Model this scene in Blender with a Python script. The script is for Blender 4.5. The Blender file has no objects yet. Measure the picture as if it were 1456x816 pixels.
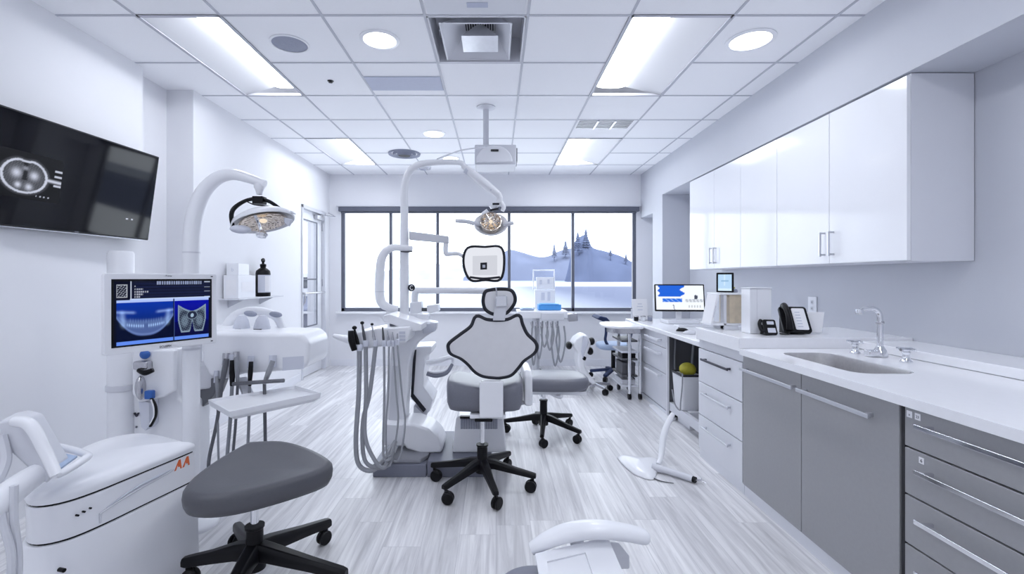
import bpy, bmesh, math, random
from mathutils import Vector, Matrix
random.seed(7)
R = math.radians
F, CX, CY, EYE = 666.0, 705.0, 395.0, 1.32
CEIL = 2.873
COL = bpy.context.scene.collection

def at(x, y, Y):
    """A point of the room seen at pixel (x, y), standing Y metres into the room."""
    return Vector(((x - CX) / F * Y, Y, EYE - (y - CY) / F * Y))
def pts(lst, Y):
    return [at(p[0], p[1], p[2] if len(p) > 2 else Y) for p in lst]
def xz(lst, Y):
    return [((x - CX) / F * Y, EYE - (y - CY) / F * Y) for x, y in lst]
def srgb(r, g, b):
    def c(v):
        v /= 255.0
        return v / 12.92 if v <= 0.04045 else ((v + 0.055) / 1.055) ** 2.4
    return (c(r), c(g), c(b))

# ------------------------------------------------------------------ materials
def mat(name, col, rough=0.5, metal=0.0, coat=0.0, noise=0.0, nscale=30.0, bump=0.0, spec=0.5, trans=0.0, ior=1.45):
    m = bpy.data.materials.new(name); m.use_nodes = True
    nt = m.node_tree; b = nt.nodes['Principled BSDF']
    b.inputs['Base Color'].default_value = (*col, 1); b.inputs['Roughness'].default_value = rough
    b.inputs['Metallic'].default_value = metal; b.inputs['Coat Weight'].default_value = coat
    b.inputs['Coat Roughness'].default_value = 0.06
    b.inputs['Specular IOR Level'].default_value = spec
    b.inputs['Transmission Weight'].default_value = trans; b.inputs['IOR'].default_value = ior
    if noise or bump:
        tc = nt.nodes.new('ShaderNodeTexCoord'); nz = nt.nodes.new('ShaderNodeTexNoise')
        nz.inputs['Scale'].default_value = nscale; nz.inputs['Detail'].default_value = 4
        nt.links.new(tc.outputs['Object'], nz.inputs['Vector'])
        if noise:
            r = nt.nodes.new('ShaderNodeValToRGB')
            r.color_ramp.elements[0].position = 0.3; r.color_ramp.elements[1].position = 0.7
            r.color_ramp.elements[0].color = (*[max(0, c * (1 - noise)) for c in col], 1)
            r.color_ramp.elements[1].color = (*[min(1, c * (1 + noise)) for c in col], 1)
            nt.links.new(nz.outputs['Fac'], r.inputs['Fac']); nt.links.new(r.outputs['Color'], b.inputs['Base Color'])
        if bump:
            bp = nt.nodes.new('ShaderNodeBump'); bp.inputs['Strength'].default_value = bump
            bp.inputs['Distance'].default_value = 0.002
            nt.links.new(nz.outputs['Fac'], bp.inputs['Height']); nt.links.new(bp.outputs['Normal'], b.inputs['Normal'])
    return m
def emit(name, col, s):
    m = bpy.data.materials.new(name); m.use_nodes = True
    nt = m.node_tree; nt.nodes.clear()
    o = nt.nodes.new('ShaderNodeOutputMaterial'); e = nt.nodes.new('ShaderNodeEmission')
    e.inputs['Color'].default_value = (*col, 1); e.inputs['Strength'].default_value = s
    nt.links.new(e.outputs[0], o.inputs[0]); return m
def screen_material():
    m = bpy.data.materials.new('lit_screen'); m.use_nodes = True
    nt = m.node_tree; b = nt.nodes['Principled BSDF']
    b.inputs['Base Color'].default_value = (0.003, 0.003, 0.004, 1); b.inputs['Roughness'].default_value = 0.3; b.inputs['Specular IOR Level'].default_value = 0.12
    a = nt.nodes.new('ShaderNodeAttribute'); a.attribute_name = 'Col'
    nt.links.new(a.outputs['Color'], b.inputs['Emission Color']); b.inputs['Emission Strength'].default_value = 1.0
    return m
def floor_material():
    m = bpy.data.materials.new('grey_wood_planks'); m.use_nodes = True
    nt = m.node_tree; b = nt.nodes['Principled BSDF']; N = nt.nodes.new; L = nt.links.new
    tc = N('ShaderNodeTexCoord'); sp = N('ShaderNodeSeparateXYZ'); L(tc.outputs['Object'], sp.inputs[0])
    def mth(op, a, b_=None, c=None):
        k = N('ShaderNodeMath'); k.operation = op
        for i, v in enumerate((a, b_, c)):
            if v is None: continue
            if isinstance(v, (int, float)): k.inputs[i].default_value = v
            else: L(v, k.inputs[i])
        return k.outputs[0]
    W, LN = 0.185, 1.3
    xr = mth('DIVIDE', sp.outputs['X'], W); row = mth('FLOOR', xr)
    wn = N('ShaderNodeTexWhiteNoise'); wn.noise_dimensions = '1D'; L(row, wn.inputs['W'])
    yr = mth('ADD', mth('DIVIDE', sp.outputs['Y'], LN), mth('MULTIPLY', wn.outputs['Value'], 7.0)); colm = mth('FLOOR', yr)
    cb = N('ShaderNodeCombineXYZ'); L(row, cb.inputs[0]); L(colm, cb.inputs[1])
    w2 = N('ShaderNodeTexWhiteNoise'); w2.noise_dimensions = '2D'; L(cb.outputs[0], w2.inputs['Vector'])
    pr = N('ShaderNodeValToRGB'); pr.color_ramp.elements[0].color = (0.64, 0.638, 0.66, 1); pr.color_ramp.elements[1].color = (0.86, 0.858, 0.875, 1)
    L(w2.outputs['Value'], pr.inputs['Fac'])
    ex = mth('MULTIPLY', mth('SUBTRACT', 0.5, mth('ABSOLUTE', mth('SUBTRACT', mth('FRACT', xr), 0.5))), W)
    ey = mth('MULTIPLY', mth('SUBTRACT', 0.5, mth('ABSOLUTE', mth('SUBTRACT', mth('FRACT', yr), 0.5))), LN)
    jo = mth('LESS_THAN', mth('MINIMUM', ex, ey), 0.0011)
    m2 = N('ShaderNodeMapping'); m2.inputs['Scale'].default_value = (24, 1.1, 1)
    L(tc.outputs['Object'], m2.inputs['Vector'])
    add = N('ShaderNodeVectorMath'); add.operation = 'MULTIPLY_ADD'      # every plank has its own grain
    add.inputs[1].default_value = (37, 19, 5)
    L(w2.outputs['Color'], add.inputs[0]); L(m2.outputs['Vector'], add.inputs[2])
    nz = N('ShaderNodeTexNoise'); nz.inputs['Scale'].default_value = 1.0; nz.inputs['Detail'].default_value = 7
    nz.inputs['Roughness'].default_value = 0.62; nz.inputs['Distortion'].default_value = 0.9
    L(add.outputs[0], nz.inputs['Vector'])
    rp = N('ShaderNodeValToRGB'); e = rp.color_ramp.elements
    e[0].position = 0.34; e[0].color = (0.57, 0.565, 0.585, 1); e[1].position = 0.62; e[1].color = (1.06, 1.06, 1.06, 1)
    L(nz.outputs['Fac'], rp.inputs['Fac'])
    mx = N('ShaderNodeMixRGB'); mx.blend_type = 'MULTIPLY'; mx.inputs['Fac'].default_value = 0.75
    L(pr.outputs['Color'], mx.inputs[1]); L(rp.outputs['Color'], mx.inputs[2])
    mj = N('ShaderNodeMixRGB'); mj.inputs[2].default_value = (0.50, 0.50, 0.53, 1); L(jo, mj.inputs['Fac']); L(mx.outputs['Color'], mj.inputs[1])
    L(mj.outputs['Color'], b.inputs['Base Color'])
    b.inputs['Roughness'].default_value = 0.33
    bp = N('ShaderNodeBump'); bp.inputs['Strength'].default_value = 0.08; bp.inputs['Distance'].default_value = 0.002
    L(nz.outputs['Fac'], bp.inputs['Height']); L(bp.outputs['Normal'], b.inputs['Normal'])
    return m
def reflector_material():
    m = bpy.data.materials.new('faceted_reflector'); m.use_nodes = True
    nt = m.node_tree; b = nt.nodes['Principled BSDF']; N = nt.nodes.new; L = nt.links.new
    tc = N('ShaderNodeTexCoord'); v = N('ShaderNodeTexVoronoi'); v.inputs['Scale'].default_value = 45
    L(tc.outputs['Object'], v.inputs['Vector'])
    bp = N('ShaderNodeBump'); bp.inputs['Strength'].default_value = 1.0; bp.inputs['Distance'].default_value = 0.006
    L(v.outputs['Distance'], bp.inputs['Height']); L(bp.outputs['Normal'], b.inputs['Normal'])
    b.inputs['Base Color'].default_value = (0.72, 0.64, 0.56, 1); b.inputs['Metallic'].default_value = 1; b.inputs['Roughness'].default_value = 0.18
    return m
def ground_material():
    m = bpy.data.materials.new('water_and_shore'); m.use_nodes = True
    nt = m.node_tree; b = nt.nodes['Principled BSDF']; N = nt.nodes.new; L = nt.links.new
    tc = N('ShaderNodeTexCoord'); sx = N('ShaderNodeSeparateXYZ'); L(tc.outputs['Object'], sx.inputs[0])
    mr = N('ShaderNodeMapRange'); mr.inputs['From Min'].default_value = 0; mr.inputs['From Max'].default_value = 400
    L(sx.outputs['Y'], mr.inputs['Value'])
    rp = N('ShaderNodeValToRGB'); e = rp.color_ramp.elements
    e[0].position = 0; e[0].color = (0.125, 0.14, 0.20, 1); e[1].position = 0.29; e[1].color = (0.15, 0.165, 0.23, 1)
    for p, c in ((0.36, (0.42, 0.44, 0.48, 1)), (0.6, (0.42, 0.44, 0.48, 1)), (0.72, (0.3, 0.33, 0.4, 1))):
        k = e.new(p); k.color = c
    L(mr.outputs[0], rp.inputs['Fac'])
    # paler left, darker right: the hill's reflection put into the water colour
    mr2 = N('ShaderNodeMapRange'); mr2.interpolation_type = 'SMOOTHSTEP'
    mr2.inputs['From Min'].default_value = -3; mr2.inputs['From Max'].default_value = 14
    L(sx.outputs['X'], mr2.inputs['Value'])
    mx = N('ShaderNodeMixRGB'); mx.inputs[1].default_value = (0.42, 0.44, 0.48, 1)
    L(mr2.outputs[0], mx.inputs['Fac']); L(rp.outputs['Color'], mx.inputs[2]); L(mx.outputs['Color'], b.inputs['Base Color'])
    b.inputs['Roughness'].default_value = 0.8; b.inputs['Specular IOR Level'].default_value = 0.0
    return m

M = {}
M['wall'] = mat('wall_paint', (0.80, 0.805, 0.84), 0.62, noise=0.01, nscale=3)
M['wallshade'] = mat('shaded_wall_paint', (0.59, 0.605, 0.66), 0.62, noise=0.01, nscale=3)  # same wall paint, with the alcove's shade put into the colour
M['ceil'] = mat('ceiling_tile', (0.91, 0.915, 0.945), 0.85, noise=0.012, nscale=150)
M['tbar'] = mat('tile_grid_metal', (0.50, 0.51, 0.57), 0.5)
M['base'] = mat('baseboard_paint', (0.78, 0.79, 0.84), 0.4, noise=0.01)
M['white'] = mat('white_plastic', (0.84, 0.85, 0.89), 0.30, coat=0.25, noise=0.008, nscale=8)
M['offwhite'] = mat('pale_grey_plastic', (0.66, 0.67, 0.72), 0.38, noise=0.01, nscale=8)
M['gloss'] = mat('gloss_white_lacquer', (0.86, 0.87, 0.91), 0.09, coat=0.0, spec=0.42, noise=0.005, nscale=4)
M['carcass'] = mat('cabinet_side_white', (0.74, 0.75, 0.80), 0.35, noise=0.008, nscale=4)
M['greydoor'] = mat('grey_laminate', (0.325, 0.326, 0.34), 0.32, noise=0.02, nscale=60)
M['darkgap'] = mat('shadow_gap_black', (0.02, 0.02, 0.024), 0.7)
M['worktop'] = mat('white_solid_surface', (0.88, 0.885, 0.92), 0.20, coat=0.2, noise=0.01, nscale=40)
M['chrome'] = mat('chrome', (0.80, 0.81, 0.84), 0.10, metal=1)
M['steel'] = mat('brushed_steel', (0.55, 0.55, 0.58), 0.27, metal=1, noise=0.05, nscale=80)
M['sinkm'] = mat('sink_steel', (0.72, 0.71, 0.71), 0.30, metal=1, noise=0.05, nscale=60)
M['handle'] = mat('satin_handle', (0.62, 0.63, 0.67), 0.30, metal=0.9)
M['darkhandle'] = mat('dark_handle', (0.06, 0.06, 0.08), 0.3, metal=0.6)
M['black'] = mat('black_plastic', (0.006, 0.006, 0.008), 0.36, spec=0.25, noise=0.02)
M['blackgloss'] = mat('black_glass', (0.004, 0.004, 0.006), 0.05, spec=0.4, coat=0.0)
M['tvbezel'] = mat('tv_bezel', (0.01, 0.01, 0.014), 0.3)
M['vinyl'] = mat('charcoal_vinyl', (0.085, 0.087, 0.10), 0.42, noise=0.03, nscale=90, bump=0.05)
M['midvinyl'] = mat('mid_grey_vinyl', (0.165, 0.17, 0.205), 0.34, noise=0.03, nscale=90, bump=0.05)
M['rim'] = mat('dark_rim', (0.022, 0.023, 0.032), 0.45, spec=0.3)
M['panelgrey'] = mat('pale_back_panel', (0.70, 0.70, 0.725), 0.42, noise=0.02, nscale=20)
M['platform'] = mat('platform_grey', (0.20, 0.21, 0.265), 0.4, noise=0.02)
M['platedark'] = mat('base_grey', (0.30, 0.305, 0.34), 0.45, noise=0.02)
M['hose'] = mat('grey_hose', (0.30, 0.31, 0.34), 0.42, noise=0.03)
M['darkhose'] = mat('dark_grey_hose', (0.13, 0.135, 0.155), 0.42, noise=0.03)
M['blue'] = mat('blue_plastic', (0.03, 0.12, 0.42), 0.35, noise=0.02)
M['paleblue'] = mat('pale_blue_cloth', (0.42, 0.52, 0.70), 0.6, noise=0.03)
M['brightblue'] = mat('bright_blue_wrap', (0.08, 0.33, 0.75), 0.5, noise=0.04)
M['navy'] = mat('navy_fabric', (0.02, 0.035, 0.10), 0.7, noise=0.1)
M['frame'] = mat('window_frame_grey', (0.13, 0.14, 0.18), 0.4, noise=0.02)
M['blind'] = mat('blind_cassette', (0.11, 0.12, 0.16), 0.5, noise=0.03)
M['door'] = mat('door_paint', (0.74, 0.75, 0.79), 0.35, noise=0.01)
M['ventdark'] = mat('vent_dark', (0.03, 0.03, 0.035), 0.6)
M['ventmetal'] = mat('vent_metal', (0.72, 0.73, 0.77), 0.35, metal=0.6, noise=0.03)
M['ventwhite'] = mat('vent_white', (0.70, 0.71, 0.76), 0.5)
M['speaker'] = mat('speaker_grille', (0.30, 0.32, 0.40), 0.7, noise=0.15, nscale=300)
M['slot'] = mat('slot_panel', (0.47, 0.50, 0.62), 0.6, noise=0.02)
M['orange'] = mat('orange_mark', (0.75, 0.16, 0.05), 0.5)
M['ink'] = mat('dark_ink', (0.05, 0.05, 0.07), 0.6)
M['paper'] = mat('white_paper', (0.85, 0.85, 0.88), 0.7, noise=0.01)
M['label'] = mat('pale_label', (0.62, 0.64, 0.72), 0.6)
M['wood'] = mat('pale_wood', (0.62, 0.53, 0.40), 0.5, noise=0.08, nscale=25)
M['yellow'] = mat('yellow_green_bag', (0.42, 0.38, 0.03), 0.6, noise=0.1)
M['lampglass'] = mat('lamp_cover', (0.75, 0.77, 0.82), 0.12, trans=0.0, coat=0.4)
M['reflector'] = reflector_material()
M['floor'] = floor_material()
M['troffer'] = emit('troffer_lamp', (0.905, 0.942, 1.0), 15.0)
M['troffer_fill'] = emit('troffer_lamp_fill', (0.905, 0.942, 1.0), 15.0)  # for the added fill lamps behind the viewer
M['down'] = emit('downlight_lamp', (0.94, 0.965, 1.0), 8.0)
M['bulb'] = emit('warm_bulb', (1.0, 0.84, 0.66), 0.8)
M['panelglow'] = emit('white_panel_glow', (0.86, 0.88, 0.95), 0.78)  # added glow, stands in for window light coming through the panel
M['insetglow'] = emit('grey_panel_glow', (0.80, 0.82, 0.90), 0.68)
M['refl_white'] = mat('troffer_reflector', (0.80, 0.805, 0.83), 0.6, spec=0.2)
M['screen'] = screen_material()
M['hill'] = mat('hazed_wooded_hill', (0.105, 0.125, 0.20), 0.9, spec=0.0, noise=0.15, nscale=0.06)  # hill and conifer colours have the distance haze mixed in
M['hillmid'] = mat('hazed_middle_hill', (0.155, 0.175, 0.25), 0.9, spec=0.0, noise=0.1, nscale=0.06)
M['hillfar'] = mat('hazed_distant_hill', (0.36, 0.385, 0.43), 0.9, spec=0.0, noise=0.08, nscale=0.05)
M['needles'] = mat('hazed_conifer_needles', (0.105, 0.125, 0.20), 0.9, spec=0.0, noise=0.15, nscale=0.5)
M['ground'] = ground_material()
gm = bpy.data.materials.new('window_glass'); gm.use_nodes = True
_nt = gm.node_tree; _nt.nodes.clear()
_o = _nt.nodes.new('ShaderNodeOutputMaterial'); _mx = _nt.nodes.new('ShaderNodeMixShader')
_t = _nt.nodes.new('ShaderNodeBsdfTransparent'); _g = _nt.nodes.new('ShaderNodeBsdfGlossy'); _fr = _nt.nodes.new('ShaderNodeFresnel')
_t.inputs['Color'].default_value = (0.94, 0.96, 0.98, 1); _g.inputs['Roughness'].default_value = 0.02; _fr.inputs['IOR'].default_value = 1.35
_ge = _nt.nodes.new('ShaderNodeNewGeometry'); _inv = _nt.nodes.new('ShaderNodeMath'); _inv.operation = 'SUBTRACT'; _inv.inputs[0].default_value = 1.0
_mu = _nt.nodes.new('ShaderNodeMath'); _mu.operation = 'MULTIPLY'
_nt.links.new(_ge.outputs['Backfacing'], _inv.inputs[1]); _nt.links.new(_inv.outputs[0], _mu.inputs[0]); _nt.links.new(_fr.outputs[0], _mu.inputs[1])
_nt.links.new(_mu.outputs[0], _mx.inputs[0]); _nt.links.new(_t.outputs[0], _mx.inputs[1]); _nt.links.new(_g.outputs[0], _mx.inputs[2]); _nt.links.new(_mx.outputs[0], _o.inputs[0])
M['glass'] = gm

# ------------------------------------------------------------------ geometry
ROOTM = {}
def catmull(p, res=6, closed=False):
    p = [Vector(q) for q in p]; n = len(p)
    if n < 3: return p
    out = []
    rng = range(n if closed else n - 1)
    for i in rng:
        if closed: a, b, c, d = p[(i - 1) % n], p[i], p[(i + 1) % n], p[(i + 2) % n]
        else: a, b, c, d = p[max(i - 1, 0)], p[i], p[i + 1], p[min(i + 2, n - 1)]
        for k in range(res):
            t = k / res
            out.append(0.5 * ((2 * b) + (c - a) * t + (2 * a - 5 * b + 4 * c - d) * t * t + (3 * b - a - 3 * c + d) * t ** 3))
    if not closed: out.append(p[-1])
    return out
def rrect(w, h, r, n=5):
    o = []
    for cx, cy, a in ((w/2-r, h/2-r, 0), (-w/2+r, h/2-r, 90), (-w/2+r, -h/2+r, 180), (w/2-r, -h/2+r, 270)):
        for k in range(n + 1):
            t = R(a + 90 * k / n); o.append((cx + r * math.cos(t), cy + r * math.sin(t)))
    return o

class MB:
    def __init__(s): s.v = []; s.f = []; s.m = []; s.mi = 0
    def add(s, vs, fs):
        b = len(s.v); s.v += [Vector(v) for v in vs]; s.f += [tuple(b + i for i in f) for f in fs]; s.m += [s.mi] * len(fs); return s
    def box(s, lo, hi):
        (a, b, c), (d, e, f) = lo, hi
        return s.add([(a,b,c),(d,b,c),(d,e,c),(a,e,c),(a,b,f),(d,b,f),(d,e,f),(a,e,f)],
                     [(0,3,2,1),(4,5,6,7),(0,1,5,4),(1,2,6,5),(2,3,7,6),(3,0,4,7)])
    def obox(s, c, size, rot=None):
        rot = rot or Matrix.Identity(3); c = Vector(c); h = Vector(size) / 2
        vs = [c + rot @ Vector((x*h.x, y*h.y, z*h.z)) for z in (-1,1) for y in (-1,1) for x in (-1,1)]
        return s.add(vs, [(0,2,3,1),(4,5,7,6),(0,1,5,4),(1,3,7,5),(3,2,6,7),(2,0,4,6)])
    def bar(s, p0, p1, w, h, up=(0,0,1)):
        """a rectangular bar from p0 to p1"""
        p0, p1 = Vector(p0), Vector(p1); d = (p1 - p0); L = d.length; d.normalize()
        up = Vector(up); sx = d.cross(up).normalized(); uz = sx.cross(d).normalized()
        return s.obox((p0+p1)/2, (w, L, h), Matrix((sx, d, uz)).transposed())
    def ring(s, c, u, v, r, n, sc=(1, 1)):
        return [c + (u*math.cos(2*math.pi*k/n)*sc[0] + v*math.sin(2*math.pi*k/n)*sc[1]) * r for k in range(n)]
    def loft(s, rings, cap=True, closed=True):
        n = len(rings[0]); vs = [p for r in rings for p in r]; fs = []
        for i in range(len(rings)-1):
            for k in range(n if closed else n-1):
                j = (k+1) % n
                fs.append((i*n+k, i*n+j, (i+1)*n+j, (i+1)*n+k))
        if cap and closed:
            fs.append(tuple(range(n))); fs.append(tuple((len(rings)-1)*n + k for k in reversed(range(n))))
        return s.add(vs, fs)
    def cyl(s, p0, p1, r0, r1=None, n=20):
        p0, p1 = Vector(p0), Vector(p1); r1 = r0 if r1 is None else r1
        d = (p1-p0).normalized(); u = d.orthogonal().normalized(); v = d.cross(u)
        return s.loft([s.ring(p0,u,v,r0,n), s.ring(p1,u,v,r1,n)])
    def tube(s, p, r, n=10, res=6, closed=False, sc=(1,1), raw=False):
        m0 = len(p)
        q = [Vector(a) for a in p] if raw else catmull(p, res, closed)
        N = len(q)
        rs = [r]*N if not isinstance(r, (list, tuple)) else [0]*N
        if isinstance(r, (list, tuple)):
            for i in range(N):
                t = i/(N-1)*(len(r)-1); a = min(int(t), len(r)-2); rs[i] = r[a] + (r[a+1]-r[a])*(t-a)
        rings = []; u = None
        for i in range(N):
            t = (q[(i+1) % N]-q[i-1]) if closed else (q[min(i+1,N-1)]-q[max(i-1,0)])
            t.normalize()
            if u is None: u = t.orthogonal().normalized() if abs(t.z) > 0.9 or sc == (1,1) else t.cross(Vector((0,0,1))).normalized()
            u = (u - t*u.dot(t)).normalized(); v = t.cross(u)
            rings.append(s.ring(q[i],u,v,rs[i],n,sc))
        if closed: rings.append(rings[0]); return s.loft(rings, cap=False)
        return s.loft(rings)
    def prism(s, poly, axis, a, b):
        f = {'x': lambda p,t: (t,p[0],p[1]), 'y': lambda p,t: (p[0],t,p[1]), 'z': lambda p,t: (p[0],p[1],t)}[axis]
        return s.loft([[Vector(f(p,a)) for p in poly], [Vector(f(p,b)) for p in poly]])
    def lathe(s, prof, c=(0,0,0), d=(0,0,1), n=28, cap=True):
        c = Vector(c); d = Vector(d).normalized(); u = d.orthogonal().normalized(); v = d.cross(u)
        return s.loft([s.ring(c + d*h, u, v, max(r,1e-5), n) for r,h in prof], cap)
    def ell(s, c, rad, rot=None, nu=24, nv=12, lo=-90, hi=90):
        rot = rot or Matrix.Identity(3); c = Vector(c); rings = []
        for i in range(nv+1):
            t = R(lo + (hi-lo)*i/nv); k = max(math.cos(t), 1e-4)
            rings.append([c + rot @ Vector((rad[0]*k*math.cos(2*math.pi*j/nu), rad[1]*k*math.sin(2*math.pi*j/nu), rad[2]*math.sin(t))) for j in range(nu)])
        return s.loft(rings)
    def cushion(s, poly, w0, w1, fr=None, crown=0.0, ed=0.06, cen=None):
        """pad: outline poly in (u, v), thickness w0..w1 along w; fr maps (u, v, w) into the world"""
        fr = fr or Matrix.Identity(4)
        n = len(poly); cx, cy = cen or (sum(p[0] for p in poly)/n, sum(p[1] for p in poly)/n); t = w1-w0
        prof = [(0.0,w0),(1-ed*2.2,w0),(1-ed*0.6,w0+t*0.08),(1,w0+t*0.35),(1,w0+t*0.6),(1-ed*0.3,w0+t*0.82),(1-ed*1.1,w0+t*0.96),(1-ed*2.4,w1),(0.5,w1+crown*0.8),(0.001,w1+crown)]
        return s.loft([[fr @ Vector((cx+(p[0]-cx)*k, cy+(p[1]-cy)*k, w)) for p in poly] for k,w in prof], cap=False)
    def build(s, name, mats, parent=None, local=False, bevel=0.0, seg=2, sub=0, angle=40, flat=False):
        mats = mats if isinstance(mats, (list, tuple)) else [mats]
        me = bpy.data.meshes.new(name); o = bpy.data.objects.new(name, me); COL.objects.link(o)
        vs = s.v
        if parent is not None:
            if not local:
                inv = ROOTM[parent.name].inverted(); vs = [inv @ v for v in vs]
            o.parent = parent; ROOTM[o.name] = ROOTM[parent.name]
        else:
            lo = [min(v[i] for v in vs) for i in range(3)]; hi = [max(v[i] for v in vs) for i in range(3)]
            c = Vector(((lo[0]+hi[0])/2, (lo[1]+hi[1])/2, lo[2]))
            if name.split('_')[0] in ('floor', 'ceiling', 'ground'): c = Vector((0,0,0))
            vs = [v - c for v in vs]; o.location = c; ROOTM[o.name] = Matrix.Translation(c)
        me.from_pydata([tuple(v) for v in vs], [], s.f)
        for i, mi in enumerate(s.m): me.polygons[i].material_index = mi
        for q in mats: me.materials.append(M[q] if isinstance(q, str) else q)
        bm = bmesh.new(); bm.from_mesh(me)
        bmesh.ops.remove_doubles(bm, verts=bm.verts, dist=1e-6)
        bmesh.ops.recalc_face_normals(bm, faces=bm.faces); bm.to_mesh(me); bm.free()
        if not flat:
            for p in me.polygons: p.use_smooth = True
            me.set_sharp_from_angle(angle=R(angle))
        if bevel:
            b = o.modifiers.new('bevel', 'BEVEL'); b.width = bevel; b.segments = seg; b.limit_method = 'ANGLE'; b.angle_limit = R(35)
            b.harden_normals = not flat
        if sub:
            d = o.modifiers.new('subdivision', 'SUBSURF'); d.levels = d.render_levels = sub
        return o

def tag(o, label=None, cat=None, group=None, kind=None):
    for k, v in (('label', label), ('category', cat), ('group', group), ('kind', kind)):
        if v: o[k] = v
    return o
def thing(name, label, cat, loc=(0,0,0), rz=0.0, group=None):
    o = bpy.data.objects.new(name, None); COL.objects.link(o); o.empty_display_size = 0.05
    o.location = loc; o.rotation_euler = (0,0,rz)
    ROOTM[o.name] = Matrix.Translation(Vector(loc)) @ Matrix.Rotation(rz, 4, 'Z')
    return tag(o, label, cat, group)
def struct(o): o['kind'] = 'structure'; return o
def dup(root, loc, rz=None, label=None):
    def cp(o, par):
        c = o.copy(); COL.objects.link(c)
        if par is not None: c.parent = par
        for ch in [k for k in o.children]: cp(ch, c)
        return c
    r = cp(root, None); r.location = loc
    if rz is not None: r.rotation_euler = (0,0,rz)
    if label: r['label'] = label
    return r
def picture(name, org, ux, uz, nx, ny, fn, parent):
    """a lit display: its picture is computed by fn(u, v) -> linear rgb, u to the right, v up"""
    org, ux, uz = Vector(org), Vector(ux), Vector(uz); inv = ROOTM[parent.name].inverted()
    me = bpy.data.meshes.new(name); o = bpy.data.objects.new(name, me); COL.objects.link(o)
    vs = [tuple(inv @ (org + ux*(i/nx) + uz*(j/ny))) for j in range(ny+1) for i in range(nx+1)]
    fs = [(j*(nx+1)+i, j*(nx+1)+i+1, (j+1)*(nx+1)+i+1, (j+1)*(nx+1)+i) for j in range(ny) for i in range(nx)]
    me.from_pydata(vs, [], fs); me.materials.append(M['screen'])
    ca = me.color_attributes.new('Col', 'FLOAT_COLOR', 'POINT')
    for j in range(ny+1):
        for i in range(nx+1):
            ca.data[j*(nx+1)+i].color = (*fn(i/nx, j/ny), 1)
    o.parent = parent; ROOTM[o.name] = ROOTM[parent.name]; return o
def text_part(name, s, size, org, ux, uz, mname, parent):
    cu = bpy.data.curves.new(name, 'FONT'); cu.body = s; cu.size = size; cu.extrude = 0.0004; cu.align_x = 'CENTER'
    t = bpy.data.objects.new(name + '_source', cu); COL.objects.link(t)
    bpy.context.view_layer.update()
    me = bpy.data.meshes.new_from_object(t.evaluated_get(bpy.context.evaluated_depsgraph_get()))
    bpy.data.objects.remove(t)
    ux, uz = Vector(ux).normalized(), Vector(uz).normalized(); n = ux.cross(uz)
    m4 = Matrix((ux, uz, n)).transposed().to_4x4(); m4.translation = Vector(org)
    me.transform(ROOTM[parent.name].inverted() @ m4)
    me.materials.clear(); me.materials.append(M[mname])
    o = bpy.data.objects.new(name, me); COL.objects.link(o); o.parent = parent; ROOTM[o.name] = ROOTM[parent.name]; return o
# ================================================================== room shell
BACK, REAR = 7.04, -2.10
b = MB(); b.box((-4.2, REAR-0.1, -0.05), (2.75, BACK+0.12, 0.0)); b.box((-4.2, BACK+0.121, -0.05), (-2.75, 9.2, 0.0)); struct(b.build('floor', 'floor', flat=True))

# --- ceiling: tiles cell by cell, open where a lamp or the air vent sits
XL = [-2.76, -2.13, -1.63, -1.03, -0.42, 0.19, 0.80, 1.41, 2.02, 2.62]
YL = [BACK - 0.61*k for k in range(15, -1, -1)]
YL = [y for y in YL if y > REAR-0.05]
def yi(y): return min(range(len(YL)), key=lambda i: abs(YL[i]-y))
ry = yi(2.77)
TROFFERS = [(1, ry), (6, ry), (1, yi(5.21)), (6, yi(5.21)), (1, yi(0.33)), (6, yi(0.33)), (1, yi(-1.5)), (6, yi(-1.5))]  # pairs behind the viewer are unseen, added to light camera-facing surfaces
OPEN = set()
for cx, r in TROFFERS: OPEN |= {(cx, r), (cx, r+1)}
OPEN.add((4, ry))
b = MB()
for i in range(len(XL)-1):
    for j in range(len(YL)-1):
        if (i, j) not in OPEN: b.box((XL[i], YL[j], CEIL), (XL[i+1], YL[j+1], CEIL+0.02))
b.mi = 1
for x in XL[1:-1]: b.box((x-0.008, YL[0], CEIL-0.004), (x+0.008, BACK, CEIL+0.004))
for j, y in enumerate(YL[:-1]):
    for i in range(len(XL)-1):
        if any(cx == i and j == r+1 for cx, r in TROFFERS): continue
        b.box((XL[i], y-0.008, CEIL-0.0035), (XL[i+1], y+0.008, CEIL+0.0035))
b.mi = 0
b.box((-3.0, REAR-0.1, CEIL+0.24), (2.75, BACK+0.1, CEIL+0.28))       # slab above the tiles
struct(b.build('ceiling', ['ceil', 'tbar'], flat=True))

# --- left side: near wall, shallow recess, far wall with the door
DY0, DY1, DH = 6.02, 6.86, 2.27
b = MB()
b.box((-2.76, REAR, 0), (-2.60, 3.45, CEIL)); b.box((-2.90, 3.45, 0), (-2.72, 3.87, CEIL))
b.box((-2.76, 3.87, 0), (-2.50, DY0, CEIL)); b.box((-2.76, DY0, DH), (-2.50, DY1, CEIL)); b.box((-2.76, DY1, 0), (-2.50, BACK, CEIL))
struct(b.build('wall_left', 'wall', flat=True))
b = MB(); b.box((-4.2, 3.5, 0), (-4.1, 9.2, CEIL)); b.box((-4.2, 3.4, 0), (-2.9, 3.5, CEIL)); b.box((-4.2, 3.4, 2.6), (-2.765, 9.2, 2.66)); b.box((-4.1, 9.1, 0), (-2.765, 9.2, 2.6)); b.box((-2.87, BACK+0.13, 0), (-2.765, 9.1, 2.6))
struct(b.build('wall_corridor', 'wall', flat=True))
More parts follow.
